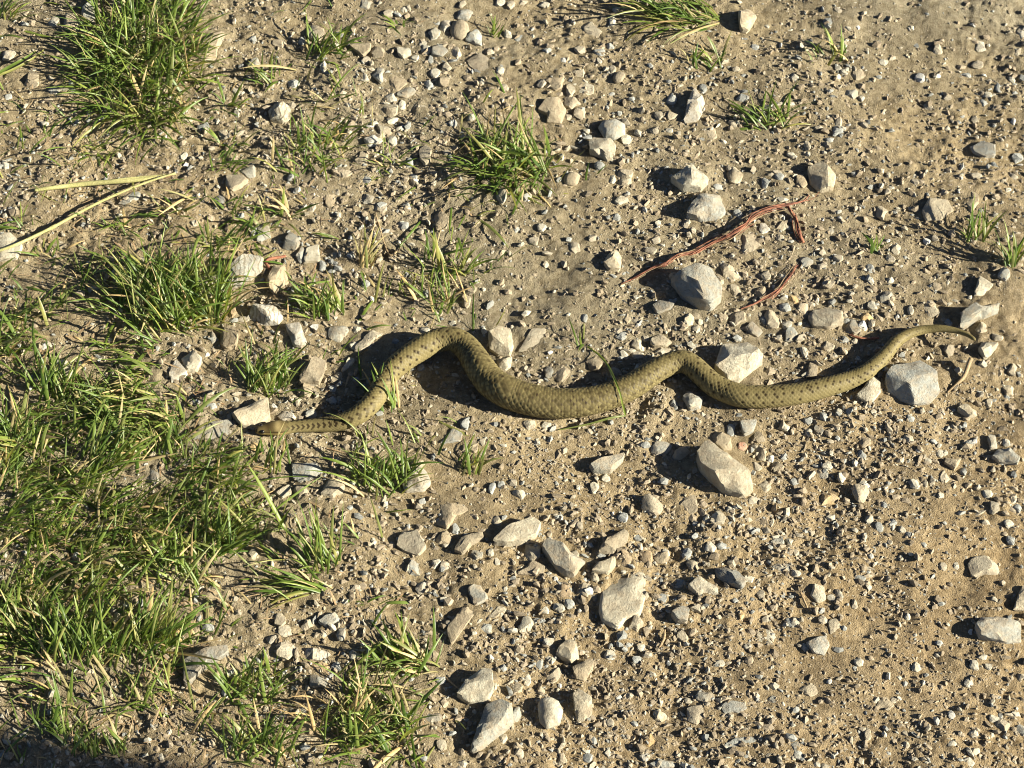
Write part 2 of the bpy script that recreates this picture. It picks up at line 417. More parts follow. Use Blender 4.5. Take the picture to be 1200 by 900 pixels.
DATA = '''
@0 0
340 105 90 75 -20 p m
425 50 90 110 10 g m
545 35 70 70 0 g l
250 100 60 50 0 g l
40 255 65 60 0 w m
150 370 75 85 0 t m
40 455 35 30 0 g m
285 420 130 50 0 g l
25 770 40 50 20 p m
425 765 45 75 0 t l
985 230 200 110 55 t l
1190 300 60 60 0 g m
1160 800 100 80 0 g m
1110 860 110 80 0 t m
860 730 40 40 0 p m
1050 630 60 60 0 t m
1020 570 30 30 0 p m
1115 530 40 50 0 p m
955 590 60 40 0 g l
1185 185 40 40 0 g m
1110 430 50 40 0 p l
@300 0
515 20 70 50 0 g l
620 62 50 40 0 t m
690 45 40 30 0 p m
110 200 70 50 0 t m
280 150 90 90 0 p m
220 190 50 40 0 g m
317 312 40 60 0 p m
175 390 60 45 0 g m
490 220 100 80 -10 t m 440,215 480,185 540,200 535,240 500,265
570 242 65 70 45 t m
515 280 45 40 0 t m
695 245 75 65 0 p m 655,215 720,220 730,255 690,275 665,255
745 272 40 30 0 p m
835 155 60 70 0 p m
890 120 70 50 50 g m
975 65 85 65 0 g m
955 140 90 95 0 t r
1025 175 90 80 0 g h 980,190 1030,140 1060,160 1060,215
800 230 55 50 0 p m
785 200 40 40 0 p l
860 230 85 75 0 g m
940 243 50 55 0 t m
818 278 30 40 0 g m
1050 295 130 80 -15 t l 985,290 1050,250 1110,290 1100,335 1040,340 1000,315
970 22 40 35 0 t m
575 350 60 80 0 g m
650 385 120 95 0 t l
840 340 50 50 0 p m
895 310 50 45 0 t m
880 382 55 55 0 t m
810 400 45 50 0 g m
705 435 90 50 20 g m
635 455 55 50 0 p m
625 510 90 60 -20 p m
680 490 45 50 0 p m
775 505 70 40 0 t l
1145 330 40 40 0 p m
1165 410 45 40 0 t m
1010 548 45 45 0 p m
865 515 40 35 0 t m
550 583 50 35 15 p m
640 563 55 40 15 p m
600 610 75 70 20 p m
675 605 40 35 0 p m
550 658 90 50 10 w m
638 660 55 50 30 p m
495 740 65 75 0 t m
415 810 75 45 0 t m
795 725 65 95 0 t h
720 760 40 45 0 g m
740 830 35 35 0 g m
1070 640 60 40 0 g m
925 575 40 40 0 g m
1180 160 40 40 0 p m
1145 10 50 40 0 p m
1195 20 40 50 0 t m
510 360 40 45 0 p m
1055 385 35 35 0 p m
1100 240 40 40 0 t m
@600 0
50 10 50 30 0 t m
150 20 55 35 0 p m
35 175 50 50 0 g l
370 135 110 100 0 t l
165 235 50 35 0 g m
318 230 55 45 0 t m
410 245 60 40 0 g m
460 215 40 40 0 g m
470 100 40 50 0 p m
502 362 65 50 40 t r
470 330 35 50 0 t m
410 280 25 35 0 p m
210 390 80 60 20 t m
140 392 50 45 0 t m
275 420 45 70 0 p m
340 420 90 60 0 p l
305 345 80 50 0 t l
275 375 30 25 0 g m
195 510 120 110 0 t m 120,520 160,465 220,465 255,510 230,580 160,575 165,540
285 480 80 65 0 t m
320 530 70 65 0 t m
260 545 45 35 0 t m
537 652 55 50 0 p m
410 778 50 45 0 g r
590 622 40 35 0 p m
280 838 80 65 20 t r
525 810 90 60 0 t m
530 850 65 45 0 p m
470 840 35 40 0 p m
750 465 50 50 0 g m
690 540 50 50 0 t m
750 540 70 50 0 t m
895 415 40 50 0 g m
930 618 55 70 20 t l
1080 455 60 40 0 g m
1035 578 45 40 0 t m
1045 830 80 85 0 p m 1005,810 1040,780 1085,830 1060,870 1020,860
965 875 50 40 0 g m
1190 860 40 60 0 g m
1140 220 40 40 0 g m
670 610 45 40 0 t m
620 35 25 30 0 t m
490 45 40 35 0 p m
740 610 35 30 0 p m
@900 0
995 215 55 50 0 p m
795 235 45 55 0 t m
1190 160 50 70 0 g l
980 300 60 45 0 t m
710 362 48 50 0 w h
540 290 50 35 0 p m
430 350 70 50 0 t l
330 315 35 30 0 p m
355 335 35 30 0 p m
370 322 28 28 0 p m
390 442 70 48 0 g m
440 460 30 35 0 p m
125 360 45 35 25 p m
1145 375 35 45 0 p m
1190 365 30 40 0 g m
1080 410 30 50 0 g m
1030 445 45 35 0 p m
1070 500 60 50 0 t m
1010 480 40 40 0 g m
840 455 40 35 0 t m
755 500 50 35 0 t m
970 560 40 40 0 t m
1150 570 25 35 0 w m
1170 740 55 50 0 g m
995 760 70 45 0 g l
980 825 60 35 0 t m
160 845 60 75 0 t m
55 830 50 40 0 g m
330 610 55 50 0 g m
330 570 40 50 0 t m
185 680 35 50 0 t m
110 725 45 30 0 p m
190 720 30 30 0 p m
530 795 50 35 20 p l
575 880 35 30 0 p m
840 600 30 25 0 p m
290 655 40 30 0 g m
675 130 25 25 0 p m
420 128 25 20 0 w m
690 850 40 30 0 t m
1115 675 25 30 0 p m
1060 775 40 40 0 g m
1150 825 50 30 0 t m
@0 225
1205 565 80 80 0 p m
1000 685 55 60 0 g m
965 765 35 30 0 w m
270 840 75 110 0 g m 235,830 270,780 290,860 240,890
315 830 70 100 0 p m 270,790 300,780 350,830 330,880 290,860
910 265 80 60 0 t m
1025 45 60 70 0 g m
1000 280 50 40 0 t m
660 320 50 40 0 t m
540 380 40 40 0 g m
1190 190 40 60 0 g m
440 460 60 50 0 g l
610 30 110 50 25 g l
910 145 30 30 0 p m
270 250 100 30 0 t l
1140 595 60 30 0 t m
1095 555 40 70 0 b m
@300 225
30 195 80 85 0 g m
170 225 90 100 0 g m
210 290 50 90 0 g m
260 295 80 90 0 p m 225,335 235,270 290,250 305,330
310 345 40 50 0 g m
10 340 60 80 0 p m
105 410 110 130 0 t h 50,430 80,350 130,340 155,420 150,460 80,475
190 675 95 110 0 w m 135,630 200,615 240,700 225,730 180,725
385 655 100 95 0 g m
265 845 110 110 0 t h 205,900 210,830 270,780 330,800 315,870 300,900
370 870 70 60 0 t m
430 810 80 45 50 p m
525 700 170 50 40 t l
525 30 60 50 0 g m
585 70 70 50 0 t m
345 30 70 90 0 t l
260 75 40 40 0 t m
870 130 70 110 0 t m 835,110 870,80 905,130 895,175 845,180
1010 450 60 50 0 t m
985 510 50 70 0 t m
690 155 55 40 0 g m
730 245 40 30 0 p m
790 650 50 40 0 p m
1165 800 70 70 0 p m
1070 650 30 40 0 p m
390 290 80 60 0 t l
410 380 60 50 0 t l
770 820 40 40 0 g m
460 720 50 40 0 p m
1150 20 50 80 0 p m
715 75 25 20 0 w m
@600 225
70 25 50 35 30 w m
145 165 60 45 0 p m
100 230 55 50 0 t m
20 175 40 40 0 g m
515 40 70 45 0 p m
295 260 60 65 0 t m
490 115 40 40 0 g m
380 215 45 45 0 t m
675 225 45 40 0 t m
765 210 40 35 0 p m
685 150 30 40 0 p m
650 275 60 40 0 t m
815 155 35 30 0 t m
1060 100 50 45 0 g m
1185 175 55 60 0 w m
1125 240 110 120 0 t l
715 530 110 70 15 g m 660,535 690,505 770,510 740,550 680,575
1020 370 110 60 -35 t m
1045 460 60 60 0 t m
1165 470 55 65 0 t m
1060 590 80 75 0 t m
980 580 70 50 0 t l
830 595 50 80 0 p m
870 570 70 60 0 t l
865 645 50 40 0 t m
585 600 60 40 15 t l
540 590 60 60 0 t l
700 695 100 70 0 p m 645,700 690,660 750,705 720,725 660,730
710 745 80 45 0 p m
585 710 55 60 0 p h
525 765 45 50 0 p m
590 765 60 45 0 t m
565 745 35 30 0 p m
515 675 60 45 0 g m
490 840 60 60 0 g m
630 685 40 30 0 t m
1130 645 80 70 0 g m 1090,640 1130,610 1175,650 1150,680 1110,665
95 705 130 130 0 t l 30,755 95,640 160,640 150,740
380 800 90 80 0 t m
235 855 80 75 0 t m
130 885 30 25 0 w m
175 845 50 60 0 g m
60 830 40 40 0 t m
340 590 30 40 0 g m
1190 390 50 50 0 t m
1180 600 40 50 0 g m
@900 225
535 95 60 75 0 t h
785 80 130 120 0 t l 720,90 760,30 850,40 870,90 800,140 730,140
960 40 130 60 70 t l
65 155 60 50 0 p m
60 215 50 45 0 t m
180 325 70 55 0 g m
70 398 50 35 0 p m
285 430 65 45 0 p m
120 505 45 40 0 o m
330 310 50 40 0 t m
290 185 100 50 0 g l
480 360 40 55 0 g m
480 415 40 45 0 p m
745 230 35 35 0 w m
785 215 35 30 0 t m
600 270 50 60 0 p l
575 310 45 40 0 t m
555 490 75 50 40 g h
487 525 45 55 0 p m
668 552 30 50 0 p h
765 545 75 90 0 t l
985 445 60 110 0 p m 960,490 1000,395 1055,440 1000,490
800 450 60 60 0 t l
1105 380 60 75 0 g h
575 415 35 35 0 p m
160 550 60 60 0 t m
80 540 55 45 0 g m
110 665 65 70 0 g m
155 680 50 50 0 t m
90 620 50 50 0 p m
20 595 80 90 0 t m
395 630 75 80 0 g m 360,640 385,590 410,600 435,650 400,670
442 622 50 55 0 w h
465 590 60 60 0 o m
360 690 40 40 0 g m
405 700 40 30 0 t m
205 840 60 100 0 t m 175,870 200,800 235,820 225,870
285 725 60 50 0 t m
355 745 40 35 0 t m
170 750 40 50 0 p m
1075 680 55 40 0 t m
1005 805 45 35 0 p m
1000 640 60 60 0 t m
845 610 40 40 0 g m
545 830 50 30 0 w m
640 780 30 25 0 p m
1145 830 50 60 0 t m
850 740 50 60 0 t m
@0 450
980 220 190 90 10 g l 880,260 930,190 1080,170 1110,215 1030,260
925 85 60 30 0 g m
720 420 100 110 0 g l
1010 520 70 40 0 w m
1190 290 40 40 0 o m
990 105 50 40 0 g m
480 25 40 40 0 t m
600 870 50 50 0 t m
1180 800 60 60 0 p m
@300 450
235 25 80 80 0 t m
360 75 45 40 0 g m
145 150 90 55 0 w m
365 20 50 40 0 g m
260 130 60 70 0 g m
195 80 40 40 0 t m
240 410 150 110 0 g m
370 360 60 70 0 g m
215 500 80 80 0 t m
130 500 75 70 0 p m
360 490 110 90 0 t m
920 240 110 90 0 g l 865,280 920,210 970,230 960,270
1000 290 80 70 0 t l
980 185 45 60 0 g m
760 370 70 50 0 t m
930 600 150 150 0 t l 840,650 870,560 970,560 1000,590 940,620 900,680
935 678 40 50 0 g m
725 750 130 130 0 t m 660,760 680,690 750,680 800,770 760,810 700,790
735 860 70 70 0 g m
880 720 80 70 0 t m
985 745 130 110 0 t m 930,780 960,730 1060,690 1070,720 1010,760 970,800
845 838 45 55 0 p m
885 850 45 50 0 t m
1035 800 60 60 0 g m
1130 640 50 50 0 t m
1105 490 40 60 0 g m
1150 470 40 40 0 g m
440 580 30 35 0 g m
780 550 40 30 0 g m
550 740 30 40 0 p m
1060 270 30 40 0 t m
1130 830 30 40 0 p m
1100 790 35 45 0 p m
@600 450
975 265 120 100 0 t m 920,240 960,220 1020,250 1030,300 1000,320 970,300
1110 195 90 85 0 g h 1070,175 1150,170 1130,220 1085,240
1025 215 40 60 0 g m
1160 245 55 60 0 t m
1170 325 60 70 0 t m
450 375 180 100 20 g h 360,395 410,365 530,325 520,360 460,420 380,425
440 440 45 40 0 p m
390 487 48 60 0 p m
700 305 100 70 0 g m
790 325 80 80 0 t m
620 285 60 35 0 g m
660 565 110 100 0 t m
815 560 110 110 0 t l
970 622 65 70 0 p m
912 635 35 45 0 p m
930 762 60 60 0 w m
980 755 50 40 0 g m
35 515 70 60 0 p m
820 795 50 55 0 g m
470 745 170 120 35 t m 390,800 420,750 530,680 550,700 540,740 470,800
430 850 120 100 0 p h 370,890 400,840 490,805 490,850 450,900
85 870 140 90 0 t m 15,890 100,830 155,860 150,900
95 790 80 90 0 p m
700 810 70 60 0 t m
720 790 40 40 0 p m
540 810 60 90 0 b m
630 810 60 60 0 b m
845 850 60 60 0 t m
500 795 30 30 0 p m
270 265 60 50 0 t l
240 310 40 40 0 t m
1120 545 80 40 20 g m
1185 480 60 70 0 t m
520 625 50 50 0 g m
590 720 40 30 0 g m
160 190 50 40 0 p m
80 190 60 50 0 p m
1020 590 40 40 0 p m
1150 385 40 50 0 t m
760 95 40 50 0 g m
@900 450
1125 25 60 60 0 p m
670 160 40 40 0 g m
455 272 60 65 0 t m
660 257 55 40 0 t m
440 330 45 60 0 g m
410 365 35 40 0 p m
265 150 45 50 0 g m
190 170 55 40 0 g m
75 195 60 55 0 p h
190 230 40 40 0 p m
240 215 50 60 0 g m
335 130 40 40 0 p m
495 130 30 30 0 p m
1120 275 40 40 0 p m
945 275 50 35 0 g m
870 370 85 70 0 t h 825,365 850,340 910,345 890,380 870,405
805 325 40 40 0 p m
750 357 35 30 0 p m
915 410 35 40 0 g m
50 385 60 60 0 p m
15 350 40 35 0 w m
280 380 60 45 0 p m
345 435 40 55 0 p h
445 463 40 35 0 p m
435 510 80 90 0 t h
280 538 110 55 10 o m
690 467 50 50 0 p m
735 465 30 40 0 t m
295 625 45 30 0 p m
475 635 45 45 0 p m
585 650 40 50 0 g m
522 670 40 50 0 g m
630 680 35 35 0 p m
545 565 30 40 0 g m
1030 515 55 45 0 p m
1060 580 50 60 0 p m
1150 540 50 50 0 t m
1170 580 40 45 0 g m
1130 650 50 45 0 p m
1140 730 45 50 0 g m
985 485 35 30 0 p m
810 520 30 30 0 p m
830 440 50 50 0 t l
265 420 80 50 0 g l
1010 850 150 120 0 t l
120 460 35 40 0 g m
100 745 40 60 0 p m
45 735 70 50 0 g m
130 790 35 35 0 t m
235 820 30 30 0 p m
665 705 40 30 0 g m
730 755 30 25 0 g m
820 855 40 40 0 t m
880 850 30 40 0 p m
1035 85 40 50 0 t m
60 860 100 40 -5 g l
130 885 50 40 0 p m
570 740 30 30 0 t m
@0 675
600 135 50 35 0 g m
655 125 40 40 0 g m
975 240 60 40 0 g m
@300 675
345 205 110 70 -10 g m
140 255 70 65 0 p m
135 350 90 90 0 p m
75 295 60 50 0 g m
240 225 70 50 60 t m
400 270 70 40 60 g m
285 360 130 70 0 w m
285 425 120 50 0 o l
375 425 50 50 0 g m
295 490 90 70 0 g m
465 370 60 50 0 g m
525 355 50 35 0 p m
575 180 35 60 0 g m
775 55 55 60 0 g m
1040 85 100 110 0 g m
1130 170 90 60 0 p m
1075 245 60 50 0 g l
960 220 230 90 60 t l
1155 765 50 50 0 t m
830 660 90 50 0 g m
865 490 50 45 0 g m
255 700 140 90 0 b m
215 640 50 60 0 g m
1160 430 40 40 0 g m
240 760 100 30 0 p m
975 880 60 50 0 p m
870 790 50 60 0 t m
110 200 60 70 0 t m
@600 675
580 220 75 75 0 t h
340 65 70 70 0 t m
240 75 80 70 0 b m
400 10 70 60 0 p m
220 148 60 45 0 p m
270 130 50 50 0 g m
155 160 40 40 0 p m
65 228 75 75 0 p m
70 485 40 65 0 p m
20 525 60 65 0 t m
15 655 70 90 0 g m
135 530 40 70 0 t m
200 465 80 80 0 t l
170 310 60 50 0 g m
170 385 40 30 0 p m
125 410 50 50 0 g l
790 170 90 100 0 g h 745,180 800,120 835,150 820,220 770,215
860 150 50 45 0 t m
700 105 50 50 0 g m
790 35 60 50 0 g m
895 50 150 90 0 p m 825,50 880,0 960,60 970,95 880,95
1110 15 60 45 0 p m
1165 85 40 45 0 t m
1075 180 30 50 0 o m
800 280 60 80 0 t m
585 390 45 40 0 g m
735 405 25 30 0 g m
460 375 55 50 0 p m
605 335 40 40 0 p m
1180 290 70 80 0 p l
1105 330 40 30 0 p m
500 570 35 30 0 w m
550 560 45 35 0 t m
905 565 90 55 0 g m
690 655 75 50 -30 p m
875 650 110 90 0 t l
1040 615 120 60 0 g l
640 770 60 60 0 o m
450 820 35 55 0 p m
355 850 50 50 0 g m
625 855 60 45 -30 w m
710 880 150 40 0 g m
380 770 40 40 0 g m
1080 785 180 55 10 g l
970 410 60 40 0 p l
30 830 50 50 0 t m
235 860 50 60 0 t m
460 685 40 40 0 t m
@900 675
230 80 80 90 0 p m
130 220 50 50 0 p m
100 215 40 50 0 g m
335 85 70 40 -50 g m
295 100 40 35 0 p m
260 205 50 40 0 t m
240 320 110 90 0 g m 180,310 270,280 290,320 260,370 210,360
330 345 50 30 0 g m
190 535 120 70 0 t l
40 580 100 60 0 g l
315 240 70 80 0 t l
10 300 70 120 0 p l
695 425 55 50 0 p m
425 405 50 40 0 p m
615 475 30 30 0 p m
545 595 90 55 0 t m
590 580 35 40 0 t m
465 740 40 70 0 t m
140 820 70 90 0 g l
1185 110 80 150 0 t m 1140,160 1200,40 1240,60 1240,160
965 415 45 50 0 p m
1035 425 35 35 0 p m
940 500 45 45 0 p m
1005 380 50 30 0 p m
860 650 35 45 0 w m
1060 668 50 40 0 p m
1100 700 80 60 0 t m
1190 720 50 60 0 g m
965 740 50 35 0 p m
940 870 60 45 0 p m
865 790 45 40 0 p l
655 190 30 35 0 p m
1060 110 30 30 0 p m
950 262 25 30 0 w m
650 790 30 40 0 t m
405 130 30 50 0 t m
430 10 60 30 0 g m
690 860 40 30 0 p m
'''
ox = oy = 0
for ln in DATA.strip().splitlines():
    if ln[0] == '@':
        ox, oy = map(float, ln[1:].split()); continue
    f = ln.split()
    s = St(); s.ang = float(f[4]); s.tone, s.rel, s.vein, s.key, s.label, s.phrase, s.name = f[5], f[6], False, False, None, None, 'stone'
    s.x, s.y = ox+float(f[0])/4, oy+float(f[1])/4
    seed = int(s.x*7+s.y*131)
    if len(f) > 7:
        q = np.array([[float(v) for v in p.split(',')] for p in f[7:]])/4+np.array((ox, oy))
        mid = (q.max(0)+q.min(0))/2; s.x, s.y = mid; s.poly = q-mid
    else:
        s.poly = blob_poly(float(f[2])/4, float(f[3])/4, s.ang, seed, s.rel == 'r')
    s.traced = len(f) > 7
    s.w, s.h = s.poly.max(0)-s.poly.min(0)
    s.asp = max(float(f[2]), float(f[3]))/min(float(f[2]), float(f[3]))
    STONES.append(s)
for s in STONES: s.area = s.w*s.h
STONES.sort(key=lambda s: (not s.key, -s.area))
SOLO, REST = STONES[:298], STONES[298:]

# ------------------------------------------------------------------ ground
def axis(a, b, step, far):
    core = np.arange(a, b+step/2, step)
    out = []; s = step; x = 0
    while x < far:
        s *= 1.22; x += s; out.append(x)
    out = np.array(out)
    return np.concatenate([(a-out)[::-1], core, b+out])

xs = axis(-0.60, 0.60, 0.0018, 60); ys = axis(-0.48, 0.62, 0.0021, 60)
X, Y = np.meshgrid(xs, ys)
near = np.clip(1.6-np.hypot(X, Y), 0, 1)
Z = gh(X, Y) + gfine(X, Y)*near
for st in SOLO:                               # soil banked against the stones
    q = P(st.x, st.y); sc_, sp_, cp_ = scale_at(st.x, st.y)
    hx, hy = st.w/2*sc_, st.h/2*sc_/sp_*0.9
    i0, i1 = np.searchsorted(xs, (q[0]-2.2*hx, q[0]+2.2*hx)); j0, j1 = np.searchsorted(ys, (q[1]-2.2*hy, q[1]+2.2*hy))
    dd = ((X[j0:j1, i0:i1]-q[0])/hx)**2+((Y[j0:j1, i0:i1]-q[1])/hy)**2
    Z[j0:j1, i0:i1] += (0.04 if st.rel == 'r' else 0.10)*min(hx, hy)*np.exp(-(dd/1.35)**2)*(0.7+1.2*vnoise(X[j0:j1, i0:i1], Y[j0:j1, i0:i1], 120, 15))
nx, ny = len(xs), len(ys)
I = np.arange(nx*ny).reshape(ny, nx)
Q = np.stack([I[:-1, :-1], I[:-1, 1:], I[1:, 1:], I[1:, :-1]], -1).reshape(-1, 4)
tag(link('ground', mesh_np('ground', np.stack([X, Y, Z], -1).reshape(-1, 3), Q, mats=[M_GROUND])), kind='structure')


LANDMARKS = [(s.x, s.y, s.phrase) for s in STONES if s.key] + [
    (318, 502, "the snake's head"), (437, 470, "the grass over the snake's neck"), (530, 392, "the top of the snake's left bend"),
    (630, 475, "the snake's thick middle"), (803, 424, "the top of the snake's right bend"), (930, 463, "the snake's hind body"),
    (1050, 405, "the snake's tail"), (140, 215, 'the thick dry stem'), (100, 255, 'the long dry stalk'), (160, 90, 'the big top tuft'),
    (385, 45, 'the small tuft near the top'), (590, 190, 'the tuft at upper middle'), (795, 20, 'the top edge tuft'),
    (905, 138, 'the sparse upper-right tuft'), (205, 345, 'the dense left tuft'), (440, 550, 'the tuft in front of the snake'),
    (935, 258, 'the short red root'), (905, 342, 'the bent red root'), (680, 402, 'the spindly sprig above the snake'),
    (370, 165, 'the loose tuft by the cracked rock'), (490, 765, 'the tuft above the bottom grass'), (1150, 270, 'the two sprouts at right'),
    (1135, 432, 'the pale stick'), (520, 325, "the tuft above the snake's bend"), (372, 352, 'the thin tuft'), (312, 425, 'the bright tuft'),
    (1185, 885, 'the lower right corner'), (1190, 15, 'the upper right corner'), (1000, 10, 'the top edge'), (1000, 890, 'the bottom edge')]

def octant(dx, dy):
    if abs(dx) > 2.4*abs(dy): return 'right of' if dx > 0 else 'left of'
    if abs(dy) > 2.4*abs(dx): return 'below' if dy > 0 else 'above'
    return ('below' if dy > 0 else 'above')+(' and right of' if dx > 0 else ' and left of')

for s in SOLO:
    if s.label: continue
    d = max(s.w, s.h)
    size = 'large' if d >= 30 else 'mid-sized' if d >= 20 else 'small'
    shape = 'half-buried' if s.rel == 'l' else 'rounded' if s.rel == 'r' else 'chunky' if s.rel == 'h' else 'elongated' if s.asp > 1.6 else 'angular'
    s.desc = f'{size} {shape} {TONENAME[s.tone]}'
    s.mark = min(LANDMARKS, key=lambda m: math.hypot(s.x-m[0], s.y-m[1]))
    s.oct = octant(s.x-s.mark[0], s.y-s.mark[1])
ORD = ['nearest', 'second nearest', 'third nearest', 'fourth nearest', 'fifth nearest', 'sixth nearest', 'seventh nearest', 'eighth nearest', 'ninth nearest']
for s in SOLO:
    if s.label: continue
    mx, my, phrase = s.mark
    same = [t for t in SOLO if not t.key and t.desc == s.desc and octant(t.x-mx, t.y-my) == s.oct]
    same.sort(key=lambda t: math.hypot(t.x-mx, t.y-my))
    k = same.index(s)
    s.label = f"{s.desc} stone, {ORD[k]+' ' if len(same) > 1 else ''}{s.oct} {phrase}"
    if len(s.label.split()) > 16: s.label = s.label.replace('the big flat grey stone under', 'the flat stone under').replace('the wedge between snake and flat grey stone', 'the wedge by the snake').replace(' and left of', ' left of').replace(' and right of', ' right of')
    if len(s.label.split()) > 16: s.label = s.label.replace('the half-buried grey rock by the right edge', 'the half-buried right edge rock').replace("the cream block at the snake's right bend", "the cream block by the right bend")
    if len(s.label.split()) > 16: print('LONG', s.label)

def soft(me, ang=28):
    me.set_sharp_from_angle(angle=R(ang))

for s in SOLO:
    big = max(s.w, s.h)
    V, F, base = rock_geo(s.x, s.y, s.poly, s.rel, int(s.x*13+s.y*101), 4 if big > 30 else 3, s.traced)
    me = mesh_np('stone', V, tris=F, mats=[(M_VEIN if s.vein else M_STONE)[s.tone]])
    soft(me, 24 if s.rel != 'r' else 60)
    tag(link('stone', me, base), s.label, 'stone', 'stones lying on the track')

# the smaller stones and the grit: far more than one could count
GV, GF, GC = [], [], []; nv = 0
for s in REST:
    V, F, base = rock_geo(s.x, s.y, s.poly, s.rel, int(s.x*13+s.y*101), 2)
    GV.append(V+base); GF.append(F+nv); nv += len(V)
    c = np.array(TONE[s.tone])*rnd.uniform(0.85, 1.15)
    GC.append(np.tile(c, (len(V), 1)))

def scatter_px(n, margin=65):
    """ground points spread evenly over what the view covers, with a margin"""
    px = rng.uniform(-margin, 1200+margin, n); py = rng.uniform(-margin, 900+margin, n)
    d = FW[None] + ((px-600)/FPX)[:, None]*RT - ((py-450)/FPX)[:, None]*UP
    t = -CP[2]/d[:, 2]
    q = CP+d*t[:, None]
    return px, py, q[:, 0], q[:, 1]

def sward_density(px, py):
    """0 bare track .. 1 thick grass, in the photograph's pixels"""
    edge = np.interp(py, [0, 200, 300, 380, 420, 480, 520, 560, 640, 700, 740, 770, 800, 900], [70, 60, 110, 160, 215, 235, 320, 345, 385, 380, 350, 260, 180, 120])
    d = np.clip((edge-px)/70+0.3, 0, 1)
    d = d*np.interp(py, [0, 330, 390, 430, 560, 735, 765, 790, 900], [0.03, 0.10, 0.5, 0.9, 1, 0.95, 0.4, 0.12, 0.08])
    d = np.maximum(d, 0.4*np.exp(-((px-420)/75)**2-((py-850)/50)**2))
    d = np.maximum(d, 0.32*np.exp(-((px-300)/70)**2-((py-840)/50)**2))
    for x, y, a, b, v in ((120, 290, 120, 70, 0.16), (240, 270, 70, 60, 0.16), (560, 270, 50, 40, 0.10), (500, 330, 60, 40, 0.14), (380, 360, 60, 25, 0.16), (370, 150, 60, 50, 0.13), (310, 440, 40, 25, 0.2),
                          (100, 180, 90, 20, 0.10), (430, 590, 50, 50, 0.10), (60, 830, 90, 40, 0.08), (480, 770, 45, 25, 0.16), (260, 60, 40, 70, 0.06), (340, 560, 50, 60, 0.35), (360, 640, 45, 60, 0.3), (480, 520, 60, 20, 0.1), (585, 200, 60, 45, 0.14), (420, 440, 40, 30, 0.06), (340, 530, 40, 25, 0.2), (430, 560, 60, 30, 0.12), (350, 470, 40, 25, 0.10), (230, 790, 90, 40, 0.14)):
        d = np.maximum(d, 2.3*v*np.exp(-((px-x)/a)**2-((py-y)/b)**2))
    d = np.maximum(d, 0.035*np.clip((430-px)/60, 0, 1))
    return d

# unit grains in a few dozen shapes
V1, F1 = ICO[1]; 
bm = bmesh.new(); bmesh.ops.create_icosphere(bm, subdivisions=1, radius=1)
ico_v = np.array([v.co[:] for v in bm.verts]); ico_f = np.array([[v.index for v in f.verts] for f in bm.faces]); bm.free()
SH = []
for k in range(90):
    r = np.random.default_rng(900+k)
    v = ico_v*r.uniform(0.7, 1.2, (len(ico_v), 1))
    for _ in range(5):
        n = r.normal(size=3); n /= np.linalg.norm(n); d = v@n-r.uniform(0.3, 0.75); h = d > 0; v[h] -= np.outer(d[h], n)
    v *= np.array((1.15, r.uniform(0.5, 1), r.uniform(0.4, 0.85)))
    SH.append(v)
SH = np.array(SH)

SMOOTH = [(1065, 150, 75, 75), (1085, 40, 100, 40), (1110, 600, 85, 55), (1150, 690, 60, 40), (600, 590, 50, 35), (560, 700, 55, 70), (25, 90, 50, 60), (70, 800, 130, 45), (640, 225, 45, 40),
          (1175, 400, 40, 60), (540, 560, 40, 30), (1090, 800, 70, 50), (940, 800, 60, 40), (60, 330, 60, 50), (650, 330, 50, 50), (890, 60, 40, 50), (1000, 740, 60, 30), (960, 560, 40, 30)]
GRITTY = [(720, 90, 70, 50), (450, 100, 80, 70), (960, 340, 90, 60), (700, 640, 110, 70), (900, 590, 80, 60), (640, 800, 90, 60), (780, 290, 120, 60), (400, 300, 90, 60), (760, 400, 90, 40), (380, 460, 60, 40), (1000, 520, 90, 40), (340, 780, 60, 50), (470, 200, 60, 60)]

def patchiness(px, py):
    d = np.zeros_like(px)
    for x, y, a, b in SMOOTH: d -= 0.62*np.exp(-((px-x)/a)**2-((py-y)/b)**2)
    for x, y, a, b in GRITTY: d += 0.55*np.exp(-((px-x)/a)**2-((py-y)/b)**2)
    return d

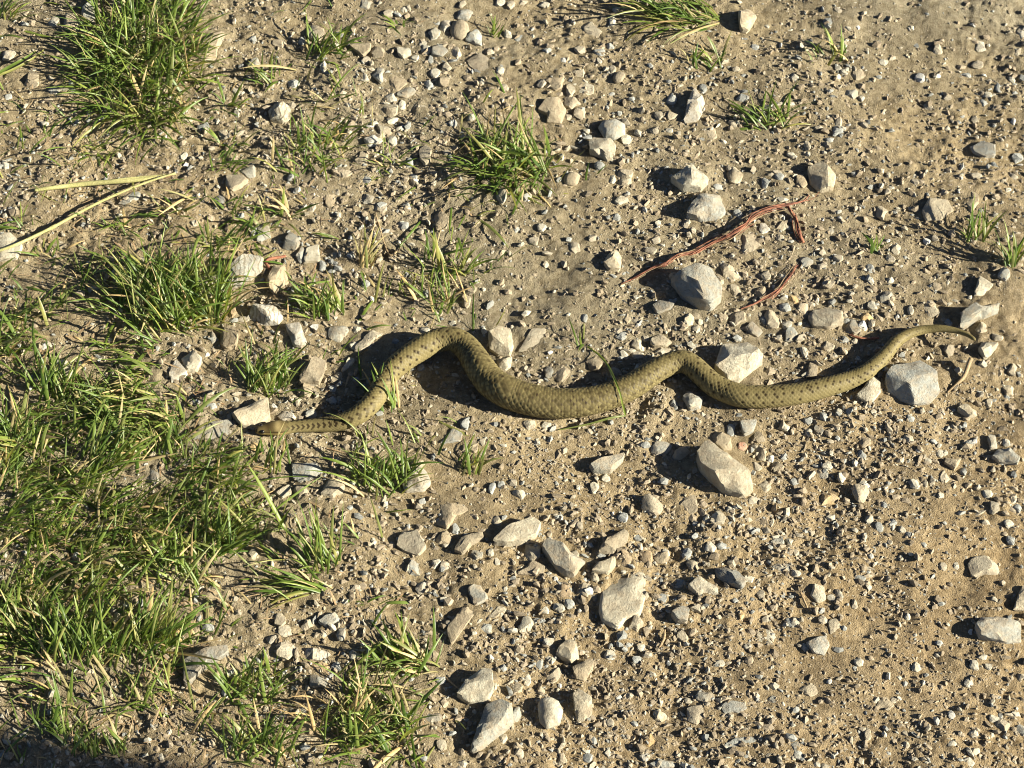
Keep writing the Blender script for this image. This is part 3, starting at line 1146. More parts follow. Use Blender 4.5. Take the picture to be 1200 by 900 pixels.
def grains(n, rmin, rmax, power, soil, density_seed, keep=0.0):
    px, py, gx, gy = scatter_px(n)
    dens = vnoise(gx, gy, 6, density_seed)+0.6*vnoise(gx, gy, 16, density_seed+1)+0.5*vnoise(gx, gy, 45, density_seed+2)
    ok = rng.uniform(0, 1, n) < np.clip(0.62+1.4*dens+patchiness(px, py), keep*0.6, 1)
    ok &= rng.uniform(0, 1, n) > 0.6*sward_density(px, py)
    gx, gy = gx[ok], gy[ok]; m = len(gx)
    u = rng.uniform(0, 1, m)
    rad = rmin*(1-u*(1-(rmin/rmax)**power))**(-1/power)
    v = SH[rng.integers(0, len(SH), m)]*rad[:, None, None]
    a = rng.uniform(0, 6.28, m); tl = rng.uniform(-0.8, 0.8, m)
    ca, sa, ct, st = np.cos(a)[:, None], np.sin(a)[:, None], np.cos(tl)[:, None], np.sin(tl)[:, None]
    x, y, z = v[..., 0], v[..., 1], v[..., 2]
    y, z = y*ct-z*st, y*st+z*ct
    x, y = x*ca-y*sa, x*sa+y*ca
    zz = gh(gx, gy)+gfine(gx, gy)+rad*rng.uniform(-0.5 if soil else -0.2, 0.2 if soil else 0.36, m)
    out = np.stack([x+gx[:, None], y+gy[:, None], z+zz[:, None]], -1)
    pal = np.array([TONE['p'], TONE['g'], TONE['t'], TONE['w'], (0.325, 0.272, 0.187), (0.25, 0.206, 0.138)])
    pr = np.array([0.10, 0.16, 0.18, 0.012, 0.32, 0.22]) if not soil else np.array([0.03, 0.05, 0.12, 0.003, 0.44, 0.36])
    c = pal[rng.choice(6, m, p=pr/pr.sum())]*rng.uniform(0.78, 1.18, (m, 1))
    return out.reshape(-1, 3), (ico_f[None]+(np.arange(m)*len(ico_v))[:, None, None]).reshape(-1, 3), np.repeat(c, len(ico_v), 0)

for n, a, b, pw, soil, sd_, kp in ((58000, 0.0008, 0.0026, 1.6, True, 40, 0.6), (24000, 0.0011, 0.0046, 2.0, False, 50, 0.1), (30000, 0.0015, 0.0034, 1.5, True, 75, 0.15), (12000, 0.0024, 0.0058, 1.8, True, 70, 0.1), (4600, 0.0026, 0.0060, 2.2, False, 60, 0.05)):
    V, F, C = grains(n, a, b, pw, soil, sd_, kp)
    GV.append(V); GF.append(F+nv); GC.append(C); nv += len(V)
me = mesh_np('gravel', np.concatenate(GV), tris=np.concatenate(GF), cols=np.concatenate(GC), mats=[M_GRAVEL], smooth=False)
tag(link('gravel', me), kind='stuff')

# ------------------------------------------------------------------ snake
SP = [(300.5, 505, 4), (302, 504.5, 9), (306, 504, 12), (312, 503, 15.5), (319, 502, 18.5), (327, 501.5, 19.5), (335, 501, 17), (345, 500, 14.8), (358, 499, 15), (372, 498, 16.5), (388, 496.5, 19),
      (404, 493, 20.5), (418, 487, 22), (430, 478, 23), (440, 466, 24), (448, 452, 24.5), (457, 437, 25), (466, 428, 26), (480, 417, 27), (496, 407, 28), (510, 400, 27.5),
      (522, 397, 27), (533, 398, 28), (543, 404, 29.5), (552, 414, 31), (562, 430, 34), (575, 447, 36), (590, 457, 37), (605, 463.5, 37), (625, 469, 36.5), (648, 472.5, 35.5),
      (675, 472, 34), (700, 468, 32), (722, 461, 31), (743, 451, 30), (760, 440, 28.5), (775, 431, 27), (790, 425, 26.5), (802, 424, 26), (813, 430, 26), (824, 440, 26), (834, 449, 26.5),
      (848, 457, 27), (868, 463.5, 27), (895, 465, 26.5), (930, 462, 25), (955, 457, 24), (978, 451, 22.5), (998, 444.5, 21), (1014, 437, 19.5), (1028, 426, 18), (1040, 413, 16), (1048, 403, 14.5),
      (1058, 395, 13), (1070, 389.5, 11.5), (1085, 386, 10), (1103, 385, 8.5), (1120, 387.5, 6.8), (1132, 391.5, 5.4), (1141, 397, 4), (1143, 399, 1.6)]
LIFT = {0: 5, 300: 5, 345: 3, 380: 1, 440: 2, 480: 5, 522: 7, 552: 4, 590: 0, 700: 0, 760: 2, 802: 5, 834: 2, 870: 0, 1000: 0, 1058: 5, 1100: 13, 1125: 17, 1143: 18}   # pixels the body is held off the ground

def catmull(P_, n):
    P_ = np.asarray(P_, float)
    seg = np.linalg.norm(np.diff(P_[:, :3], axis=0), axis=1); cum = np.concatenate([[0], np.cumsum(seg)])
    t = np.linspace(0, cum[-1], n)
    ext = np.vstack([2*P_[0]-P_[1], P_, 2*P_[-1]-P_[-2]])
    i = np.clip(np.searchsorted(cum, t, side='right')-1, 0, len(P_)-2)
    u = ((t-cum[i])/seg[i])[:, None]
    a, b, c, d = ext[i], ext[i+1], ext[i+2], ext[i+3]
    return 0.5*((2*b)+(-a+c)*u+(2*a-5*b+4*c-d)*u**2+(-a+3*b-3*c+d)*u**3)

def build_snake():
    pts = []
    for (x, y, w) in SP:
        s, sp, cp = scale_at(x, y)
        r = w/2*s
        lift = np.interp(x, list(LIFT), list(LIFT.values()))*s
        flat = np.interp(x, [300, 325, 350, 380], [0.72, 0.74, 0.9, 1.0])
        q = P(x, y, r*flat*0.93+lift)
        pts.append((*q, r, flat))
    n, m = 1300, 116
    C = catmull(pts, n)
    # a smooth resting line so that it does not follow every bump of the ground
    T = np.gradient(C[:, :3], axis=0); T /= np.linalg.norm(T, axis=1)[:, None]
    S = np.cross(T, np.array((0, 0, 1.0))); S /= np.linalg.norm(S, axis=1)[:, None]
    N_ = np.cross(S, T)
    rad = np.maximum(C[:, 3], 1e-4); ds = np.concatenate([[0], np.linalg.norm(np.diff(C[:, :3], axis=0), axis=1)])
    u = np.cumsum(ds/(0.40*np.maximum(rad, 0.0022)))
    sl = np.cumsum(ds); f = sl/sl[-1]
    th = (np.arange(m)/m*2*np.pi)-np.pi                    # 0 is the back
    rows = 19; dth = 2*np.pi*0.74/rows
    b = (th/dth)[None, :]+np.zeros((n, 1)); uu = u[:, None]+np.zeros((1, m))
    best = np.full((n, m), 9.0); bj = np.zeros((n, m)); bi = np.zeros((n, m)); lead = np.zeros((n, m)); latd = np.zeros((n, m))
    for k in (-1, 0, 1):
        j = np.round(b)+k
        off = 0.5*np.mod(j, 2)
        i = np.round(uu-off); du = uu-off-i; db = b-j
        d = np.abs(du)/0.5+np.abs(db)
        hit = d < best
        best[hit] = d[hit]; bj[hit] = j[hit]; bi[hit] = i[hit]; lead[hit] = du[hit]; latd[hit] = np.abs(db)[hit]
    belly = np.abs(th)[None, :] > np.pi*0.74
    belly = np.broadcast_to(belly, (n, m))
    headf = np.clip((uu-8)/4, 0, 1)                       # the head is smooth
    relief = np.clip(1-best**2, 0, 1)*0.030+lead*0.045
    relief = np.where(belly, 0.03*np.cos(uu*2*np.pi*0.5), relief)*headf
    st_, ct_ = np.sin(th)[None, :], np.cos(th)[None, :]
    rr = rad[:, None]*(1+relief)
    side = rr*st_*1.0
    hgt = rr*ct_*C[:, 4][:, None]
    hgt = np.maximum(hgt, -0.80*rad[:, None]*C[:, 4][:, None])
    V = C[:, None, :3]+S[:, None, :]*side[..., None]+N_[:, None, :]*hgt[..., None]
    # pigment of the skin
    h = hash2(bi.astype(np.int64), bj.astype(np.int64)+50, 3); h2 = hash2(bi.astype(np.int64), bj.astype(np.int64)+50, 9)
    aj = np.abs(bj)
    fl = f[:, None]
    back = np.array((0.158, 0.130, 0.054)); flank = np.array((0.212, 0.178, 0.080)); bel = np.array((0.27, 0.23, 0.13))
    w = np.clip(np.abs(th)[None, :]/1.5, 0, 1)[..., None]
    col = back*(1-w)+flank*w
    col = np.where(belly[..., None], bel, col)
    col = col*(0.86+0.28*h)[..., None]
    net = np.interp(f, [0, 0.2, 0.36, 0.42, 0.55, 0.63, 0.75, 1], [0.3, 0.3, 0.7, 1.0, 0.85, 0.4, 0.35, 0.25])[:, None]
    edge = np.clip((best-0.62)/0.25, 0, 1)*0.62*net*headf
    tip = np.clip((lead-0.10)/0.1, 0, 1)*np.clip((0.62-latd)/0.2, 0, 1)*np.clip((h2-0.15)/0.3, 0, 1)
    edge = np.maximum(edge, tip*np.clip(net*1.15, 0, 1)*headf*(0.35+0.65*h))
    dark = np.array((0.016, 0.009, 0.004))
    col = col*(1-edge[..., None])+dark*edge[..., None]
    im = np.mod(bi, 2)
    spot = ((aj == 2) & (im == 0) & (h2 > 0.1)) | ((aj == 3) & (im == 0) & (h2 > 0.5)) | ((aj == 5) & (im == 1) & (h2 > 0.35)) | ((aj == 7) & (im == 0) & (h2 > 0.6)) | ((aj <= 1) & (h2 > 0.86))
    spot = spot & ~belly
    sv = spot*np.clip(1.5-best*1.35, 0, 1)*np.interp(f, [0, 0.03, 0.06, 0.26, 0.36, 0.52, 0.62, 0.85, 1], [0, 0.4, 1, 1, 0.6, 0.6, 0.95, 0.95, 0.3])[:, None]
    # dark bars on the neck
    bar = (np.mod(bi, 2) == 0) & (aj >= 2) & (aj <= 4)
    sv = np.maximum(sv, bar*np.clip((0.15-fl)/0.05, 0, 1)*np.clip((uu-11)/2, 0, 1)*0.9)
    col = col*(1-sv[..., None]*0.95)+dark*sv[..., None]*0.95
    # head: crown darker, dark streak through the eye, pale lip
    hm = 1-np.clip((uu-10)/3, 0, 1)
    ath = np.abs(th)[None, :]
    crown = np.array((0.115, 0.085, 0.034)); lip = np.array((0.27, 0.205, 0.075))
    hc = np.where((ath < 1.0)[..., None], crown, np.where((ath > 1.35)[..., None], lip, (crown+lip)/2))
    streak = np.exp(-((ath-1.15)/0.16)**2)*np.clip((uu-2.5)/1, 0, 1)*0.9
    mouth = np.exp(-((ath-1.62)/0.07)**2)*0.85*np.clip((uu-0.5)/1, 0, 1)*(uu < 9)
    collar = np.exp(-((uu-9.2)/0.9)**2)*np.clip(1.4-ath, 0, 1)*0.8
    hc = hc*(1-collar[..., None])+np.array((0.34, 0.27, 0.12))*collar[..., None]
    cap = np.clip(1-np.abs(uu-6.3)/1.8, 0, 1)*(ath < 0.95)*0.6
    hc = hc*(1-cap[..., None])+dark*1.6*cap[..., None]
    hd = np.maximum(streak, mouth)[..., None]
    hc = hc*(1-hd)+dark*hd
    col = col*(1-hm[..., None])+hc*hm[..., None]
    I = np.arange(n*m).reshape(n, m); J = np.roll(I, -1, 1)
    Q = np.stack([I[:-1], I[1:], J[1:], J[:-1]], -1).reshape(-1, 4)
    V = V.reshape(-1, 3); col = col.reshape(-1, 3)
    V = np.vstack([V, C[0, :3], C[-1, :3]]); col = np.vstack([col, col[m//2], col[-1]])
    e0, e1 = n*m, n*m+1
    tri = np.concatenate([np.stack([I[0], J[0], np.full(m, e0)], -1), np.stack([J[-1], I[-1], np.full(m, e1)], -1)])
    mat, N, L, bs = new_mat('snake_skin')
    a = N.new('ShaderNodeVertexColor'); a.layer_name = 'pigment'
    co = N.new('ShaderNodeTexCoord').outputs['Object']
    nn = noise(N, L, co, 900, 3); r = ramp(N, [(0.3, (0.88, 0.88, 0.86)), (0.7, (1.1, 1.1, 1.1))]); L.new(nn.outputs[0], r.inputs[0])
    L.new(mix(N, L, 1.0, a.outputs[0], r.outputs[0], 'MULTIPLY'), bs.inputs['Base Color'])
    bs.inputs['Roughness'].default_value = 0.55; bs.inputs['Specular IOR Level'].default_value = 0.14
    org = P(600, 450)
    root = link('snake', None, org)
    tag(root, 'olive brown spotted snake stretched in curves across the gravel', 'snake')
    body = link('body', mesh_np('snake_body', V-org, Q, tri, col, [mat]), parent=root)
    me_, N, L, bs = new_mat('snake_eye'); bs.inputs['Base Color'].default_value = (0.012, 0.01, 0.008, 1); bs.inputs['Roughness'].default_value = 0.12
    k = int(np.searchsorted(u, 3.6))
    for sgn in (-1, 1):
        c = C[k, :3]+S[k]*sgn*math.sin(0.95)*rad[k]*0.93+N_[k]*math.cos(0.95)*rad[k]*C[k, 4]*0.93
        v, fc = ICO[2]
        link('eye', mesh_np('snake_eye', v*0.0018, tris=fc, mats=[me_]), c-org, root)
    return root
build_snake()

# ------------------------------------------------------------------ roots, straws, sticks
def tube(path, rad, seed, rough=0.12, sides=10, n=None):
    path = np.asarray(path, float); r = np.random.default_rng(seed)
    P4 = np.column_stack([path, rad])
    n = n or max(24, len(path)*10)
    C = catmull(P4, n); n = len(C)
    T = np.gradient(C[:, :3], axis=0); T /= np.linalg.norm(T, axis=1)[:, None]
    S = np.cross(T, (0.03, 0.02, 1.0)); S /= np.linalg.norm(S, axis=1)[:, None]; U = np.cross(S, T)
    a = np.arange(sides)/sides*2*np.pi
    jit = 1+rough*(sinnoise(np.stack(np.broadcast_arrays(np.arange(n)[:, None]*0.35, 2*np.cos(a)[None], 2*np.sin(a)[None]), -1).reshape(-1, 3), r).reshape(n, sides))
    rr = np.maximum(C[:, 3], 1e-4)[:, None]*jit
    V = C[:, None, :3]+S[:, None]*(rr*np.cos(a))[..., None]+U[:, None]*(rr*np.sin(a))[..., None]
    I = np.arange(n*sides).reshape(n, sides); J = np.roll(I, -1, 1)
    Q = np.stack([I[:-1], J[:-1], J[1:], I[1:]], -1).reshape(-1, 4)
    V = np.vstack([V.reshape(-1, 3), C[0, :3], C[-1, :3]])
    e0, e1 = n*sides, n*sides+1
    tri = np.concatenate([np.stack([J[0], I[0], np.full(sides, e0)], -1), np.stack([I[-1], J[-1], np.full(sides, e1)], -1)])
    return V, Q, tri

def strand(pts, seed, rough=0.12, thin=1.0):
    """pts: (px, py, width px, height over ground px)"""
    w, r = [], []
    for x, y, wd, h in pts:
        s = scale_at(x, y)[0]
        wd *= thin; w.append(P(x, y, (h+wd/2)*s)); r.append(wd/2*s)
    return tube(w, r, seed, rough)

def twig(name, label, cat, mat, main, parts=(), seed=1, rough=0.12, group=None):
    org = P(main[0][0], main[0][1])
    thin = 0.74 if mat in (M_ROOT, M_STRAW) else 1.0
    V, Q, T = strand(main, seed, rough, thin)
    if not parts:
        return tag(link(name, mesh_np(name, V-org, Q, T, mats=[mat]), org), label, cat, group)
    root = link(name, None, org); tag(root, label, cat, group)
    link('stem', mesh_np('stem', V-org, Q, T, mats=[mat]), parent=root)
    for i, (nm, p, m2) in enumerate(parts):
        V, Q, T = strand(p, seed+i+1, rough, thin)
        link(nm, mesh_np(nm, V-org, Q, T, mats=[m2]), parent=root)
    return root

def frayed(main, n, seed, wmin=0.9, wmax=2.2, off=3.0):
    """strands of bark and rootlet that run along a root and leave it here and there"""
    r = np.random.default_rng(seed); out = []
    m = np.array(main, float)
    for k in range(n):
        a = int(r.integers(0, max(1, len(m)-3))); b = int(min(len(m), a+r.integers(3, 7)))
        q = m[a:b].copy()
        q[:, 0] += np.cumsum(r.normal(0, off*0.35, len(q)))+r.normal(0, off*0.4); q[:, 1] += np.cumsum(r.normal(0, off*0.35, len(q)))+r.normal(0, off*0.5)
        q[:, 2] = r.uniform(wmin, wmax)*np.linspace(1, 0.5, len(q)); q[:, 3] += r.uniform(0, 4.5)
        out.append(('side_root', [tuple(v) for v in q], (M_ROOT, M_ROOT, M_STICK)[k % 3]))
    return out
main = [(727, 333, 1.2, 1), (745, 325, 2.4, 2), (765, 314, 5.2, 2), (780, 309, 5.8, 3), (795, 300, 4.6, 3), (815, 295, 6, 3), (838, 283, 5, 4), (852, 278, 6, 5), (866, 270, 6.8, 6), (875, 262, 5.6, 6), (884, 253, 4.2, 7), (899, 245, 3.2, 6), (920, 241, 2.6, 4), (940, 236, 2.2, 3), (948, 229, 1.4, 3)]
twig('root', 'long reddish brown root lying across the gravel above the jagged blue-grey rock', 'root', M_ROOT, main, frayed(main, 24, 12, 0.7, 2.0, 4.5), 11, 0.42)
main = [(922, 240, 2, 3), (926, 247, 4, 3), (931, 254, 6, 2), (933, 262, 4.5, 2), (936, 272, 6.5, 1), (941, 284, 4.5, 1)]
twig('root', 'short upright piece of red root below the cream lump', 'root', M_ROOT, main, frayed(main, 9, 22, off=2.5), 21, 0.42)
main = [(868, 362, 1.5, 1), (884, 356, 2.8, 2), (893, 351, 4.6, 2), (904, 346, 4, 3), (914, 338, 4.6, 3), (921, 330, 2.6, 3), (927, 322, 2.4, 2), (934, 311, 1.6, 2)]
twig('root', 'thin bent red root right of the jagged blue-grey rock', 'root', M_ROOT, main, frayed(main, 9, 32, off=3.5), 31, 0.42)
twig('twig', "short red-brown twig poking out beside the snake's tail", 'twig', M_ROOT, [(995, 392, 2, 1), (1004, 395, 3, 2), (1016, 397, 3, 2), (1030, 396, 4, 1)], (), 41, 0.2)
twig('stick', "short pale stick standing in the shadow below the snake's tail tip", 'stick', M_STICK,
     [(1110, 460, 2, 0), (1121, 450, 3.5, 1), (1129, 442, 5, 2), (1134, 430, 5.5, 5), (1138, 420, 5.5, 9)], (), 51, 0.08)
twig('straw', 'thick dry yellow stem lying short and nearly level below the big top tuft', 'straw', M_STRAW,
     [(40, 223, 5, 1), (62, 220, 7, 2), (95, 216, 8, 3), (130, 213, 8, 4), (160, 211, 7, 4), (184, 208, 6, 4)], [('leaf_sheath', [(118, 214, 3, 7), (140, 210, 3, 8), (170, 207, 2.5, 8), (206, 204, 2, 9)], M_STRAW)], 61, 0.05)
twig('dry_stalk', 'long thin yellow stalk slanting up from the pale rock at the left edge', 'straw', M_STRAW,
     [(-14, 298, 4.5, 6), (20, 286, 5, 9), (62, 266, 5, 7), (108, 241, 4.5, 6), (150, 222, 4, 7), (182, 210, 3.5, 9), (205, 203, 3, 10)], [('node', [(58, 268, 6, 6.5), (62, 266, 6.5, 6.5), (66, 264, 6, 6.5)], M_STRAW)], 71, 0.05)
for i, (pts, lb) in enumerate((
        ([(440, 250, 1.5, 1), (455, 297, 2.5, 2), (468, 292, 3, 3)], 'short tan straw lying beside the pale dry tuft'),
        ([(322, 322, 4, 2), (312, 306, 5, 3), (335, 300, 4, 3)], 'short brown bark strip among stones beside the dense left tuft'),
        ([(942, 700, 3, 1), (938, 694, 3, 2), (946, 712, 2.5, 1)], 'little brown twig bits in the lower right gravel'),
        ([(772, 760, 2.5, 1), (778, 748, 3.5, 2), (779, 738, 2, 2)], 'short tan twig standing right of the big cream slab'))):
    twig('twig', lb, 'twig', M_STICK if i != 1 else M_ROOT, pts, (), 80+i, 0.15)

# ------------------------------------------------------------------ grass
def blade_rows(r, w=None, seg=6):
    """unit blade growing up and bending to +x; rows of three points"""
    a0 = r.uniform(0.05, 0.6); a1 = a0+r.uniform(0.2, 1.5)
    w = w or r.uniform(0.016, 0.036)
    p = np.zeros(3); yaw = 0; kink = r.uniform(-0.35, 0.35); out = []
    for i in range(seg+1):
        t = i/seg
        ang = a0+(a1-a0)*t**1.2
        d = np.array((math.sin(ang)*math.cos(yaw), math.sin(ang)*math.sin(yaw), math.cos(ang)))
        side = np.array((-math.sin(yaw), math.cos(yaw), 0))
        side = side*math.cos(kink*3*t)+np.cross(d, side)*math.sin(kink*3*t)
        nrm = np.cross(side, d)
        ww = w*(0.72+0.9*t-0.45*t*t)*max(0.04, (1-t**2.6))
        out.append([p-side*ww, p-nrm*ww*0.45, p+side*ww])
        p = p+d/seg; yaw += kink/seg
    return np.array(out)

SEG = 6
def blade_faces():
    q = []
    for i in range(SEG):
        a = i*3
        q += [(a, a+1, a+4, a+3), (a+1, a+2, a+5, a+4)]
    return np.array(q)
BF = blade_faces()
LIB = np.array([blade_rows(np.random.default_rng(300+k), seg=SEG).reshape(-1, 3) for k in range(36)])
LIBME = [[mesh_np('blade', LIB[k], BF, mats=[m]) for k in range(36)] for m in M_BLADE]

def sprig_arrays(x, y, z, L, az, tilt, kind):
    """joined blades: arrays of base points, lengths, azimuths, extra tilt"""
    n = len(x)
    v = LIB[rng.integers(0, len(LIB), n)]*L[:, None, None]
    wj = np.minimum(rng.uniform(0.0005, 0.0015, n)/0.026/L, 1.6)[:, None]
    X_, Y_, Z_ = v[..., 0], v[..., 1]*wj, v[..., 2]
    ct, st = np.cos(tilt)[:, None], np.sin(tilt)[:, None]
    X_, Z_ = X_*ct+Z_*st, -X_*st+Z_*ct
    ca, sa = np.cos(az)[:, None], np.sin(az)[:, None]
    X_, Y_ = X_*ca-Y_*sa, X_*sa+Y_*ca
    out = np.stack([X_+x[:, None], Y_+y[:, None], np.maximum(Z_, 0.0006)+z[:, None]], -1).reshape(-1, 3)
    F = (BF[None]+(np.arange(n)*LIB.shape[1])[:, None, None]).reshape(-1, 4)
    return out, F, np.repeat(kind, len(BF))

def pick_kind(n, dry):
    p = np.array([0.46, 0.30, 0.24, 0.0])*(1-dry)+np.array([0, 0, 0.12, 0.88])*dry
    return rng.choice(4, n, p=p/p.sum())

def tuft(label, px, py, rx, ry, n_solo, n_more, Lpx, lean=None, spread=3.14, dry=0.12, tilt=(0.0, 0.5), group='tufts of grass growing on the track', name='grass_tuft', cat='grass tuft'):
    """base spots in an ellipse (pixels); lean = azimuth in degrees (0 right, 90 away) that the blades favour"""
    org = P(px, py)
    root = link(name, None, org); tag(root, label, cat, group)
    n = n_solo+n_more
    rr = np.sqrt(rng.uniform(0, 1, n)); aa = rng.uniform(0, 6.283, n)
    bx = px+rx*rr*np.cos(aa); by = py+ry*rr*np.sin(aa)
    s = scale_at(px, py)[0]
    L = Lpx*s*rng.uniform(0.5, 1.4, n)
    az = rng.uniform(-spread, spread, n)+(R(lean) if lean is not None else 0)
    # outer blades splay outwards
    outw = np.arctan2(-np.sin(aa)*ry, np.cos(aa)*rx)
    if lean is None: az = np.where(rng.uniform(0, 1, n) < 0.55*rr, outw+rng.normal(0, 0.5, n), az)
    tl = rng.uniform(tilt[0], tilt[1], n)*(0.5+0.7*rr)
    kd = pick_kind(n, dry)
    order = np.argsort(-L*(0.5+rr))
    solo, more = order[:n_solo], order[n_solo:]
    for i in solo:
        b = P(bx[i], by[i])-org
        o = link('blade', LIBME[kd[i]][int(rng.integers(0, 36))], b+np.array((0, 0, -0.0012)), root)
        o.scale = (float(L[i]), float(rng.uniform(0.0007, 0.0014)/0.026), float(L[i]))
        o.rotation_euler = Matrix.Rotation(float(az[i]), 3, 'Z').to_4x4().to_euler() if tl[i] == 0 else (Matrix.Rotation(float(az[i]), 3, 'Z') @ Matrix.Rotation(float(tl[i]), 3, 'Y')).to_euler()
    if n_more:
        pts = np.array([P(bx[i], by[i]) for i in more])-org
        V, F, mk = sprig_arrays(pts[:, 0], pts[:, 1], pts[:, 2]-0.0012, L[more], az[more], tl[more], kd[more])
        o = link('blades', mesh_np('blades', V, F, mats=M_BLADE, mid=mk), parent=root)
        o['kind'] = 'stuff'
    return root

T = tuft
T('biggest dense green tuft, at the upper left beside two dry stalks', 166, 74, 70, 84, 60, 640, 52, None, 3.14, 0.14, (0.0, 0.8))
T('small upright tuft close to the top edge, left of a row of stones', 383, 62, 24, 14, 26, 10, 44, 60, 1.6, 0.06)
T('tiny low rosette near the top edge among pebbles', 467, 32, 8, 4, 12, 0, 18, None, 3.14, 0.0, (0.4, 1.0))
T('tiny sprig beside the round tan stone near the top edge', 580, 40, 8, 5, 10, 0, 22, 60, 1.4, 0.0)
T('spreading tuft at upper middle with long blades sweeping sideways', 598, 200, 46, 30, 60, 80, 62, 200, 2.5, 0.14, (0.2, 0.9))
T('wide tuft cut by the top edge with blades sweeping left', 806, 20, 44, 16, 50, 46, 62, 180, 0.9, 0.12, (0.4, 1.1))
T('thin sprouts just below the top edge tuft', 830, 72, 24, 14, 16, 8, 30, 70, 1.4, 0.15)
T('sparse tuft with a low trailing stalk, right of the pointed white stone', 903, 146, 26, 9, 26, 8, 46, 95, 1.7, 0.1, (0.3, 1.0))
T('faint thin grass near the top edge toward the upper right', 972, 68, 26, 10, 12, 8, 28, 110, 1.3, 0.3)
T('sprout of few wide blades, the left one of the two by the right edge', 1142, 282, 12, 5, 12, 2, 44, 85, 0.9, 0.12)
T('sprout of few wide blades touching the right edge', 1186, 312, 9, 4, 13, 2, 46, 90, 1.0, 0.0)
T('little three-bladed sprout in gravel above the tail', 1022, 296, 9, 3, 7, 0, 32, 80, 1.3, 0.05)
T('loose tuft beside the cracked round rock', 372, 178, 36, 26, 28, 14, 36, 110, 1.9, 0.18)
T('small sprouts above the cracked round rock', 312, 92, 16, 10, 10, 6, 30, 150, 1.7, 0.1)
T('grass corner poking in at the very upper left', 6, 18, 12, 8, 10, 6, 34, 40, 1.3, 0.2)
T('dense left tuft with a pale veined stone at its edge', 205, 358, 68, 36, 55, 330, 56, 70, 2.0, 0.12)
T("scattered tuft above the snake's tall left bend", 520, 335, 38, 36, 34, 26, 40, 50, 2.2, 0.12)
T('thin upright tuft right of the striped white oval', 378, 366, 28, 12, 24, 14, 38, 110, 1.3, 0.08)
T('pale dead tuft standing alone above the thin upright tuft', 428, 312, 9, 5, 14, 6, 44, 70, 0.7, 0.85)
T('bright green tuft below the striped white oval', 312, 452, 28, 14, 30, 26, 46, 60, 1.5, 0.08)
T("few blades growing across the snake's neck", 456, 475, 16, 10, 18, 0, 46, 125, 1.0, 0.35)
T('spindly sprig lying on gravel above the middle of the snake', 682, 404, 6, 3, 8, 0, 34, 160, 1.6, 0.3, (0.4, 1.1))
T("fresh green tuft in front of the snake beside a white rock", 447, 565, 38, 22, 40, 24, 52, 90, 1.7, 0.06)
T('small flattened sprig right of the white rock', 548, 552, 16, 9, 12, 6, 36, 50, 1.2, 0.2)
T('tall narrow blades standing at the inner edge of the sward', 378, 662, 24, 14, 22, 8, 62, 105, 0.9, 0.04, (0.0, 0.35))
T('arching tuft sweeping left below the tall narrow blades', 362, 690, 30, 10, 26, 14, 62, 178, 0.5, 0.08, (0.5, 1.0))
T('low creeping runner reaching right over the gravel', 424, 708, 34, 4, 12, 2, 34, 0, 0.7, 0.15, (0.8, 1.3))
T('mixed tuft above the bottom grass, beside a buried ridge', 488, 778, 34, 16, 34, 26, 46, 150, 1.8, 0.2, (0.2, 0.9))
T('wide tuft at the bottom with pale stones under it', 425, 852, 66, 36, 50, 40, 54, 110, 2.2, 0.3)
T('bright tuft right of the grey slate wedge', 300, 808, 36, 22, 34, 24, 42, 80, 1.6, 0.06)
T('shaded grass by the bottom edge below the grey slate wedge', 300, 880, 44, 18, 24, 26, 44, 80, 1.5, 0.12)
T('tuft of stiff blades half in the shade at the bottom left', 108, 880, 46, 12, 24, 8, 44, 90, 1.2, 0.05, (0.0, 0.4))
T('little tuft above the shaded bottom left corner', 60, 850, 26, 14, 12, 6, 34, 80, 1.4, 0.1)
T('pale dry clump left of the grey slate wedge', 165, 825, 26, 10, 20, 8, 42, 100, 2.4, 0.35, (0.3, 1.0))
T('stout upright tuft on the lower rim of the sward', 92, 765, 60, 18, 40, 40, 56, 80, 1.0, 0.12)
T('arching tuft at the lower right rim of the sward', 175, 752, 30, 14, 34, 20, 58, 50, 0.9, 0.12)
T('long-bladed tuft in the middle of the sward leaning right', 118, 545, 34, 18, 40, 20, 66, 40, 0.8, 0.14, (0.2, 0.8))
T('arching tuft at the left edge of the sward', 18, 520, 26, 18, 28, 20, 56, 150, 1.2, 0.16, (0.2, 0.8))
T('dark green tuft leaning right in the inner sward', 250, 640, 32, 18, 38, 24, 60, 45, 0.8, 0.04, (0.2, 0.7))
T('upright tuft beside the stone at the upper rim of the sward', 60, 465, 28, 16, 26, 14, 54, 90, 1.1, 0.08)
T('slender tuft crossing the snake snout from below', 318, 545, 22, 12, 14, 0, 44, 85, 0.8, 0.1, (0.0, 0.3))

# single sprouts on the thin ground to the left
sp = [(28, 262), (62, 300), (96, 322), (140, 268), (196, 248), (245, 285), (28, 372), (268, 245), (336, 252), (285, 288), (12, 418), (125, 300), (262, 200), (115, 118+60), (305, 262), (455, 190), (265, 125), (268, 172)]
wh = ['above the rock under the long stalk', 'left in the bare patch below the stalk', 'low in the bare patch below the stalk', 'under the middle of the long stalk', 'under the upper end of the long stalk',
      'above the dense left tuft', 'at the left edge below the bare patch', 'above the striped grey stone', 'between striped stones and loose tuft', 'just above the veined stone', 'at the left edge above the sward',
      'in the bare patch nearest the dense left tuft', 'at the tip of the dry stems', 'under the biggest tuft', 'nearest above the striped grey stone', 'in the stones below the top row', 'right of the biggest tuft', 'between the biggest tuft and cracked rock']
for (x, y), w_ in zip(sp, wh):
    T('short thin sprout '+w_, x, y, 16, 9, 9, 7, 28, None, 3.14, 0.25, (0.1, 0.8), group='thin sprouts on the sparse ground')

